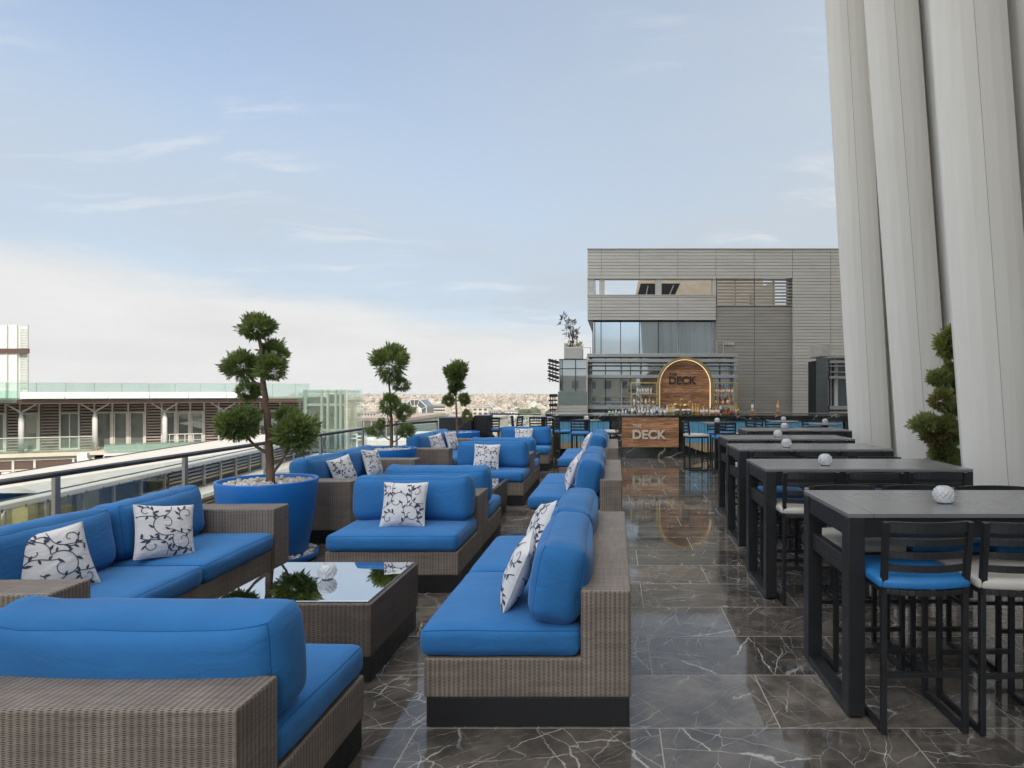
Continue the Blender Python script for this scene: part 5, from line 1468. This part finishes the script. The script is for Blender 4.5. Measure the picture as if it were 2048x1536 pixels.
mb = MB(); mb.box(-12, EL, -.05, .34, -.16, .015); mb.build('eave_gutter', M['tent'], tent, bevel=.03)
mb = MB(); mb.box(-12, EL, .32, .36, .016, .05)
k = -11.0
while k < EL: mb.box(k - .02, k + .02, -.07, -.055, -.2, -.1); k += .8
mb.build('edge_cable', M['frame_dark'], tent)

# ------------------------------------------------------------------ lower terrace, pergola post, white furniture
mb = MB(); mb.box(-18.6, -9.0, 33, 57, -2.75, -2.45); tag(mb.build('lower_terrace', M['concrete']), kind='structure')
pg = thing('pergola_post', 'tall beige T-shaped post with a flat beam beside the glass lift tower', 'post', (wx(704, 48), 48, -2.44))
mb = MB(); PB(mb, 700.5, 707.5, 804.5, 896, 48, .25); part(pg, 'post', mb, M['slat_cream'])
mb = MB(); PB(mb, 672, 718, 799.5, 804, 47.8, .6); part(pg, 'beam', mb, M['slat_brown'])
wsn = thing('white_stool', '', 'stool')
mb = MB()
for sx in (-1, 1):
    for sy in (-1, 1): mb.bar((sx * .2, sy * .2, 0), (sx * .16, sy * .16, .78), .05)
mb.build('legs', M['white'], wsn); MB().box(-.19, .19, -.19, .19, .78, .84).build('seat', M['white'], wsn, bevel=.02)
mb = MB(); mb.bar((-.17, -.17, .84), (-.19, -.2, 1.1), .04); mb.bar((.17, -.17, .84), (.19, -.2, 1.1), .04); mb.box(-.19, .19, -.21, -.18, 1.02, 1.12); mb.build('backrest', M['white'], wsn)
WS = Proto(wsn)
for x, Y, rz, lb in ((719, 44, 20, 'white outdoor stool on the lower terrace, nearest the white vase'), (709, 45.5, 200, 'white outdoor stool on the lower terrace, below the T-shaped post'), (727, 47, 90, 'white outdoor stool on the lower terrace, set farther back near the vase')):
    WS.at((wx(x, Y), Y, -2.45), R(rz), lb, 'white stools on the lower terrace')
va = thing('white_vase', 'tall tapering white planter vase on the lower terrace', 'planter', (wx(742, 43), 43, -2.45))
MB().lathe([(.20, 0), (.22, .02), (.36, 1.05), (.33, 1.06), (.30, .98), (0, .98)], 20).build('vase', M['white'], va)
def block(label, px0, px1, ytop, Y, depth, mat, cat='building', zb=-10, name='grey_building', extra=None):
    t = thing(name, label, cat, (wx((px0 + px1) / 2, Y), Y, zb))
    zt_ = wz(ytop, Y); xa, xb = wx(px0, Y), wx(px1, Y)
    mb = MB(); mb.box(xa, xb, Y, Y + depth, zb, zt_ - .3); part(t, 'walls', mb, mat)
    mb = MB(); mb.box(xa - .15, xb + .15, Y - .15, Y + depth + .1, zt_ - .298, zt_); part(t, 'roof', mb, extra or M['roof_grey'])
    return t
b1 = block('low glazed building with a dark flat roof line below the pergola beam', 696, 812, 836, 62, 14, M['green_panel'], extra=M['slat_brown'])
mb = MB()
for k in range(7): PB(mb, 699 + k * 15, 711 + k * 15, 843, 868, 61.9, .15)
part(b1, 'windows', mb, M['mall_glass'])
mb = MB()
for k in range(8): PB(mb, 696.5 + k * 15, 698 + k * 15, 842, 890, 61.85, .12)
part(b1, 'mullions', mb, M['slat_cream'])
block('long grey flat roof with a pale edge, just beyond the railing curve', 745, 935, 881, 40, 9, M['concrete'], zb=-10, extra=M['white'])
b2 = block('wide grey concrete roof terrace below the distant city', 800, 935, 848, 78, 30, M['concrete'])
block('pale grey roof block standing beside the second juniper', 772, 862, 846, 95, 20, M['cream'], extra=M['roof_grey'])
block('dark grey flat roof seen under the railing by the black cabinet', 845, 960, 866, 52, 10, M['groove'], extra=M['roof_grey'])

# ------------------------------------------------------------------ terrain and the far city
def sm(t): t = max(0, min(1, t)); return t * t * (3 - 2 * t)
def hz(x, y):
    if y < 1200: z = -9.6 - 38 * sm((y - 60) / 1140)
    else: z = -47.6 + 11.5 * min(1, (y - 1200) / 3200) - max(0, y - 4700) * .012
    a = sm((y - 900) / 1200)
    return z + a * (3.5 * mnoise.noise(Vector((x / 700, y / 900, 3))) + (1.6 if x < -1500 else 0) * 1.0)
mb = MB(); xs = [-4000, -2600, -1800] + [-1500 + 125 * k for k in range(17)] + [900, 1500, 2600, 4000]
ysr = [-400, -100, 0, 40, 80, 160, 300, 500, 700, 900, 1050] + [1200 + 200 * k for k in range(19)] + [5200, 6000, 7500, 9500]
rows = [mb.add([(x, y, hz(x, y)) for x in xs]) for y in ysr]
for a, b in zip(rows[:-1], rows[1:]):
    for k in range(len(xs) - 1): mb.face((a + k, a + k + 1, b + k + 1, b + k), 0, True)
def terrain_mat():
    m, g, b = newmat('dusty_city_ground')
    n = g.noise(g.obj(), .012, 6, .6)
    g.put(b.inputs['Base Color'], g.mix(g.ramp(n, .35, .65), (.30, .245, .185), (.13, .125, .085)))
    b.inputs['Roughness'].default_value = .95
    return m
tag(mb.build('ground', terrain_mat()), kind='structure')
def house_mat(name, col):
    m, g, b = newmat(name)
    k = g.ramp(g.rnd(), 0, 1, .78, 1.12, False)
    n = g.ramp(g.noise(g.obj(), .055, 2), .3, .7, .55, 1.2, False)
    kk = g.m('MULTIPLY', k, n)
    g.put(b.inputs['Base Color'], g.vm('MULTIPLY', col, g.comb(kk, kk, kk)))
    b.inputs['Roughness'].default_value = .85
    return m
HM = [house_mat('cream_house', (.46, .39, .31)), house_mat('pinkish_house', (.42, .355, .285)), house_mat('white_house', (.56, .52, .46)), house_mat('grey_house', (.28, .25, .21))]
hwin = M['win_dark']
def house_mesh(w, d, h, m, seed):
    rng = random.Random(seed); mb = MB(); mb.box(-w / 2, w / 2, -d / 2, d / 2, -6, h)
    mb.box(-w * .1, w * .25, -d * .2, d * .15, h, h + 2.2)
    mb.box(-w / 2, w / 2, -d / 2 - .1, -d / 2 - .01, h - .3, h + .5)
    nf = int(h / 3); nw = max(2, int(w / 3.4))
    for f in range(nf):
        for k in range(nw):
            x = -w / 2 + (k + .5) * w / nw
            if rng.random() < .9: mb.box(x - .62, x + .62, -d / 2 - .06, -d / 2 + .02, f * 3 + .9, f * 3 + 2.3, 1)
    return mb.mesh('house', [HM[m], hwin])
HP = [house_mesh(13, 12, 11, 0, 1), house_mesh(11, 11, 9, 1, 2), house_mesh(15, 12, 13.5, 2, 3), house_mesh(20, 13, 15, 0, 4), house_mesh(12, 13, 10, 3, 5), house_mesh(10, 10, 12.5, 2, 6)]
HL = ['cream flat-roofed house among many on the distant hillside', 'pinkish flat-roofed house among many on the distant hillside', 'whitish flat-roofed house among many on the distant hillside',
      'long cream apartment house among many on the distant hillside', 'greyish flat-roofed house among many on the distant hillside', 'narrow whitish tower house among many on the distant hillside']
rng = random.Random(42)
cand = []
for _ in range(300):
    y = 1180 + 620 * rng.random() ** 1.3; x = rng.uniform(-.46, -.075) * y
    cand.append((x, y))
for x, y in cand:
    k = rng.randrange(6); o = link('house', HP[k]); s = rng.uniform(.8, 1.1)
    o.location = (x, y, hz(x, y) - .5); o.rotation_euler = (0, 0, rng.uniform(-.5, .5)); o.scale = (s, s, s * rng.uniform(.8, 1.15))
    tag(o, HL[k], 'house', 'flat-roofed houses on the distant hillside')
mb = MB()
for _ in range(16000):
    y = 1700 + 3100 * rng.random() ** .85; x = rng.uniform(-.50, .02) * y
    w = rng.uniform(6.5, 14); d = rng.uniform(6, 11); h = rng.uniform(5, 12) if rng.random() < .93 else rng.uniform(13, 22); z = hz(x, y)
    a = rng.uniform(-.5, .5); ca, sa = math.cos(a), math.sin(a); m = rng.choice((0, 0, 0, 1, 1, 2, 2, 3))
    pts = [(x + (px * ca - py * sa), y + (px * sa + py * ca)) for px, py in ((-w / 2, -d / 2), (w / 2, -d / 2), (w / 2, d / 2), (-w / 2, d / 2))]
    i = mb.add([(p[0], p[1], z - 6) for p in pts] + [(p[0], p[1], z + h) for p in pts])
    for q in ((0, 1, 5, 4), (1, 2, 6, 5), (2, 3, 7, 6), (3, 0, 4, 7), (4, 5, 6, 7)): mb.face([i + t for t in q], m)
    for f in range(int(h / 3.2)):      # dark window rows on the side facing the terrace
        z0 = z + f * 3.2 + 1.0
        for t in range(3):
            if rng.random() < .35: continue
            u0 = .08 + t * .31; u1 = u0 + .18
            A = Vector((*pts[0], 0)); B = Vector((*pts[1], 0)); nn = Vector((sa, -ca, 0)) * .15
            p = A.lerp(B, u0) + nn; q_ = A.lerp(B, u1) + nn
            j = mb.add([(p.x, p.y, z0), (q_.x, q_.y, z0), (q_.x, q_.y, z0 + 1.5), (p.x, p.y, z0 + 1.5)]); mb.face((j, j + 1, j + 2, j + 3), 4)
tag(mb.build('distant_city', HM + [hwin]), 'pale sea of small flat-roofed houses covering the far hills', 'city', kind='stuff')
def blob(mb, c, r, h, rng, m=0, sub=2):
    for k in range(5):
        a = rng.uniform(0, 6.28); q = (c[0] + r * .5 * math.cos(a), c[1] + r * .5 * math.sin(a), c[2] + h * rng.uniform(.4, .8)); rr = r * rng.uniform(.45, .75)
        bm = bmesh.new(); bmesh.ops.create_icosphere(bm, subdivisions=sub, radius=rr)
        i = len(mb.v)
        for v in bm.verts:
            n_ = 1 + .35 * mnoise.noise(v.co * (2.2 / rr) + Vector((k, c[0], 0)))
            mb.v.append((q[0] + v.co.x * n_, q[1] + v.co.y * n_, q[2] + v.co.z * n_ * .9))
        for f in bm.faces: mb.face([i + v.index for v in f.verts], m)
        bm.free()
TP = []
for sd in range(3):
    mb = MB(); blob(mb, (0, 0, 0), 5.5, 9, random.Random(sd)); me = mb.mesh('crown', M['far_tree']); TP.append(me)
trk = MB().tube([(0, 0, -1), (.1, 0, 5)], [.45, .3], 6).mesh('trunk', M['bark'])
def ftree(x, y, s, lb, k):
    t = thing('city_tree', lb, 'tree', (x, y, hz(x, y)), rng.uniform(0, 6), 'dark trees among the city houses')
    c = link('crown', TP[k % 3], t); c.scale = (s, s, s); c2 = link('trunk', trk, t); c2.scale = (s, s, s)
for k, (px, Y) in enumerate(((936, 820), (948, 850), (985, 830), (998, 800), (1004, 840), (1028, 760), (1040, 780), (1064, 740), (1072, 750), (1090, 720), (1100, 730), (880, 800), (724, 880), (736, 900), (764, 870), (860, 830), (958, 900), (975, 880), (1015, 870), (1052, 830))):
    ftree(wx(px, Y), Y, rng.uniform(1.0, 1.9), 'dark rounded tree among pale houses in the valley', k)
mb = MB()
for _ in range(1000):
    y = 1300 + 3200 * rng.random(); x = rng.uniform(-.48, -.02) * y
    blob(mb, (x, y, hz(x, y)), rng.uniform(3.5, 7.5), rng.uniform(6, 10), rng, 0, 1)
tag(mb.build('hillside_trees', M['far_tree']), 'scattered dark green tree clumps between the far houses', 'trees', kind='stuff')
# buildings in the valley that can be told apart
def office(label, px0, px1, y0, Y, mat, bands, vert=0, depth=14, name='office_building'):
    xa, xb = wx(px0, Y), wx(px1, Y); zt_ = wz(y0, Y); xm = (xa + xb) / 2; zb = hz(xm, Y) - 3
    t = thing(name, label, 'building', (xm, Y, zb))
    mb = MB(); mb.box(xa, xb, Y, Y + depth, zb, zt_); part(t, 'walls', mb, mat)
    hh = (zt_ - zb) / (bands + .5)
    for k in range(bands):
        z = zt_ - hh * (k + .75)
        for j in range(vert or 1):
            mb = MB()
            if vert: mb.box(xa + (xb - xa) * (j + .2) / vert, xa + (xb - xa) * (j + .8) / vert, Y - .25, Y - .02, z, z + hh * .5)
            else: mb.box(xa + .6, xb - .6, Y - .25, Y - .02, z, z + hh * .5)
            part(t, 'window', mb, M['win_dark'])
    mb = MB(); mb.box(xa - .4, xb + .4, Y - .4, Y + depth + .4, zt_ + .01, zt_ + .9); part(t, 'roof', mb, M['roof_grey'])
office('pale office slab with ribbon windows, between the second and third junipers', 857, 892, 811, 520, M['cream'], 6)
office('pair of beige office blocks with dark window bays behind the corner bar tables', 945, 976, 815, 640, M['cream'], 4, 3)
office('low grey apartment block beside the beige office pair', 978, 996, 822, 560, M['concrete'], 4, 4)
office('dark glass office block on the city plain, near the second juniper', 797, 812, 806, 620, M['win_dark'], 5)
office('small white villa with dark windows behind the end railing', 1010, 1030, 823, 480, M['white'], 3, 3)
office('cream apartment block beside the lift tower, on the city plain', 722, 752, 826, 430, M['cream'], 4, 5)
office('narrow cream tower on the plain behind the pergola beam', 690, 700, 812, 540, M['cream'], 6, 2)
office('whitish stepped block on the plain beside the dark arch building', 762, 790, 822, 400, M['white'], 4, 4)
rng = random.Random(91)
NL = ['pale block low in the valley, partly behind the end railing', 'cream block low in the valley, partly behind the end railing']
for k, (px, w, y0, Y) in enumerate(((900, 16, 833, 380), (920, 18, 830, 420), (1040, 22, 834, 360), (1062, 18, 830, 420), (1084, 20, 835, 340), (985, 20, 836, 330), (960, 16, 838, 300), (1012, 16, 842, 260), (1100, 16, 828, 430), (870, 18, 832, 350), (1035, 14, 848, 210), (1075, 18, 850, 200))):
    office(NL[k % 2], px, px + w, y0, Y, M['cream'] if k % 2 else HM[2], 3, 4, 10, 'valley_house'); list(C.objects)
for o in list(C.objects):
    if o.name.startswith('valley_house'): o['group'] = 'pale blocks low in the valley'
# dark arched-roof frame building
ag = thing('arch_building', 'dark glass building shaped like a faceted arch with white edges', 'building', (wx(832, 300), 300, -20))
def ap(x, y): return (wx(x, 300), wz(y, 300))
outer = [ap(809, 862), ap(809, 813), ap(820, 799.5), ap(839, 799.5), ap(853, 813), ap(853, 862)]
inner = [ap(817, 862), ap(817, 818), ap(823, 812), ap(835, 812), ap(843, 818), ap(843, 862)]
mb = MB(); n = 6
fr_ = [mb.add([(x, yy, z) for x, z in p]) for p, yy in ((outer, 300), (inner, 300), (inner, 312), (outer, 312))]
for i in range(4):
    r, q = fr_[i], fr_[(i + 1) % 4]
    for k in range(n - 1): mb.face((r + k, r + k + 1, q + k + 1, q + k))
part(ag, 'glass_arch', mb, M['win_dark'], fix=True)
mb = MB()
for p in (outer, inner):
    for k in range(n - 1): mb.bar((p[k][0], 299.8, p[k][1]), (p[k + 1][0], 299.8, p[k + 1][1]), .35)
for k in range(1, 5): mb.bar((outer[k][0], 299.8, outer[k][1]), (inner[k][0], 299.8, inner[k][1]), .25)
mb.bar((*[ap(809, 838)[0]], 299.8, ap(0, 838)[1]), (ap(817, 0)[0], 299.8, ap(0, 838)[1]), .2); mb.bar((ap(843, 0)[0], 299.8, ap(0, 838)[1]), (ap(853, 0)[0], 299.8, ap(0, 838)[1]), .2); mb.bar((ap(829, 0)[0], 299.8, ap(0, 800)[1]), (ap(829, 0)[0], 299.8, ap(0, 812)[1]), .2)
part(ag, 'white_edges', mb, M['frame_white'])
# buildings across the street behind the viewer (they show in the window reflections)
for k, (xa, xb, zt_) in enumerate(((-46, -22, 8), (-18, 4, 4.5))):
    t = thing('street_building', ['cream apartment house behind the viewer', 'lower cream house behind the viewer'][k], 'building', ((xa + xb) / 2, -75, -9.6))
    mb = MB(); mb.box(xa, xb, -85, -75, -9.6, zt_); part(t, 'walls', mb, M['cream'])
    mb = MB()
    for f in range(int((zt_ + 9) / 3.2)):
        for j in range(int((xb - xa) / 3)): mb.box(xa + 1 + j * 3, xa + 2.3 + j * 3, -75.01, -74.95, zt_ - 2.4 - f * 3.2, zt_ - .9 - f * 3.2)
    part(t, 'windows', mb, M['win_dark'])

# ------------------------------------------------------------------ thin valley haze
def haze():
    m = bpy.data.materials.new('valley_haze'); m.use_nodes = True
    nt = m.node_tree; nt.nodes.clear(); g = G(nt)
    out = g.new('ShaderNodeOutputMaterial'); v = g.new('ShaderNodeVolumePrincipled')
    v.inputs['Color'].default_value = (.86, .88, .92, 1); v.inputs['Density'].default_value = .00003; v.inputs['Anisotropy'].default_value = .2
    nt.links.new(v.outputs[0], out.inputs['Volume'])
    o = MB().box(-4600, 4600, -700, 9800, -92, 27).build('haze', m)
    tag(o, 'faint pale haze lying over the distant city', 'haze', kind='stuff')
haze()

# ------------------------------------------------------------------ sky, sun, camera
SUN_AZ = Vector((.447, -.894)); EL_ = R(40)
w = bpy.data.worlds.new('World'); scene.world = w; w.use_nodes = True
nt = w.node_tree; nt.nodes.clear(); g = G(nt)
out = g.new('ShaderNodeOutputWorld'); bg = g.new('ShaderNodeBackground'); nt.links.new(bg.outputs[0], out.inputs[0])
sky = g.new('ShaderNodeTexSky'); sky.sky_type = 'NISHITA'; sky.sun_disc = False; sky.sun_elevation = EL_; sky.sun_rotation = math.atan2(SUN_AZ.x, SUN_AZ.y)
sky.air_density = 1.0; sky.dust_density = 1.6; sky.ozone_density = 1.0; sky.altitude = 900
dv = g.new('ShaderNodeTexCoord').outputs['Generated']; s = g.sep(dv)
zc = g.m('MAXIMUM', s[2], 0.0)
# high thin wisps on a flat cloud layer, and a bank of pale cloud low over the horizon
inv = g.m('DIVIDE', 1.0, g.m('ADD', zc, .10))
cp = g.comb(g.m('MULTIPLY', s[0], inv), g.m('MULTIPLY', s[1], inv), 0.0)
wv = g.vm('SCALE', g.vm('SUBTRACT', g.noise(cp, .8, 3, col=True), (.5, .5, .5)), scale=1.1)
wq = g.vm('MULTIPLY', g.vm('ADD', cp, wv), (.6, 2.0, 1.0))
wisp = g.m('MULTIPLY', g.ramp(g.noise(wq, 2.3, 8, .64), .50, .70), g.ramp(g.noise(g.vm('ADD', cp, (3.1, 1.3, 0.0)), .9, 2), .47, .60))
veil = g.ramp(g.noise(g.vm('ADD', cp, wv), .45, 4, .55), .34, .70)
zb = g.m('ADD', g.m('SUBTRACT', .078, g.m('MULTIPLY', s[0], .115)), g.m('MULTIPLY', g.m('SUBTRACT', g.noise(g.vm('MULTIPLY', dv, (3.0, 3.0, 14.0)), 1.6, 6, .6), .5), .085))
bank = g.ramp(g.m('SUBTRACT', s[2], zb), .028, -.030)
# cloud out of view, added overhead and brightened sunward to light the shaded terrace
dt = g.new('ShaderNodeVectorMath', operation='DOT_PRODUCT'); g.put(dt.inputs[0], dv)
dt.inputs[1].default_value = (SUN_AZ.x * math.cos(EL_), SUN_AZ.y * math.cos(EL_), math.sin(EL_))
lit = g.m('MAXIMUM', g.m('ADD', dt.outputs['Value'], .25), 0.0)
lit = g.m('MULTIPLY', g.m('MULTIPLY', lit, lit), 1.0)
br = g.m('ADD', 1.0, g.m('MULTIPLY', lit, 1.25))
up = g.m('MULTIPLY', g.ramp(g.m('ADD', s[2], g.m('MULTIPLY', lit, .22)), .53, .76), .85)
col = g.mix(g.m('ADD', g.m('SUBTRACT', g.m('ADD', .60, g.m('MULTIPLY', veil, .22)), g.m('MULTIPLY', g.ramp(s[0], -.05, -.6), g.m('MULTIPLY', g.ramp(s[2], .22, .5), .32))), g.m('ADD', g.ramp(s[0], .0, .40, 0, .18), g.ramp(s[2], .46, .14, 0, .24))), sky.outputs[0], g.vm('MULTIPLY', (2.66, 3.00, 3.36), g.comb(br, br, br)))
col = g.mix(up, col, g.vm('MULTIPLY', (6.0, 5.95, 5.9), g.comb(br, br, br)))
col = g.mix(g.m('MULTIPLY', wisp, .50), col, (3.9, 3.95, 4.1))
bt = g.ramp(g.noise(g.vm('MULTIPLY', dv, (2.0, 2.0, 9.0)), 2.2, 6, .6), .3, .7, .93, 1.04, False)
col = g.mix(g.m('MULTIPLY', bank, .93), col, g.vm('MULTIPLY', (3.95, 3.92, 3.88), g.comb(bt, bt, bt)))
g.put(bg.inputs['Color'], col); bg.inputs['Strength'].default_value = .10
sun = bpy.data.lights.new('sun', 'SUN'); sun.energy = 2.1; sun.angle = R(.6); sun.color = (1.0, .93, .82)
so = bpy.data.objects.new('sun', sun); C.objects.link(so)
so.rotation_euler = Vector((SUN_AZ.x * math.cos(EL_), SUN_AZ.y * math.cos(EL_), math.sin(EL_))).to_track_quat('Z', 'Y').to_euler()
cam = bpy.data.cameras.new('camera'); co = bpy.data.objects.new('camera', cam); C.objects.link(co)
co.location = (0, 0, H); co.rotation_euler = (R(90), 0, 0)
cam.sensor_width = 36; cam.sensor_fit = 'HORIZONTAL'; cam.lens = F / 2048 * 36; cam.shift_x = (1024 - CX) / 2048; cam.shift_y = (CY - 768) / 2048
cam.clip_start = .05; cam.clip_end = 30000
scene.camera = co
vs = scene.view_settings; vs.view_transform = 'Standard'; vs.look = 'None'; vs.exposure = 1.1; vs.gamma = 1
scene.render.engine = 'CYCLES'
scene.cycles.max_bounces = 8; scene.cycles.transparent_max_bounces = 16
scene.cycles.use_denoising = True
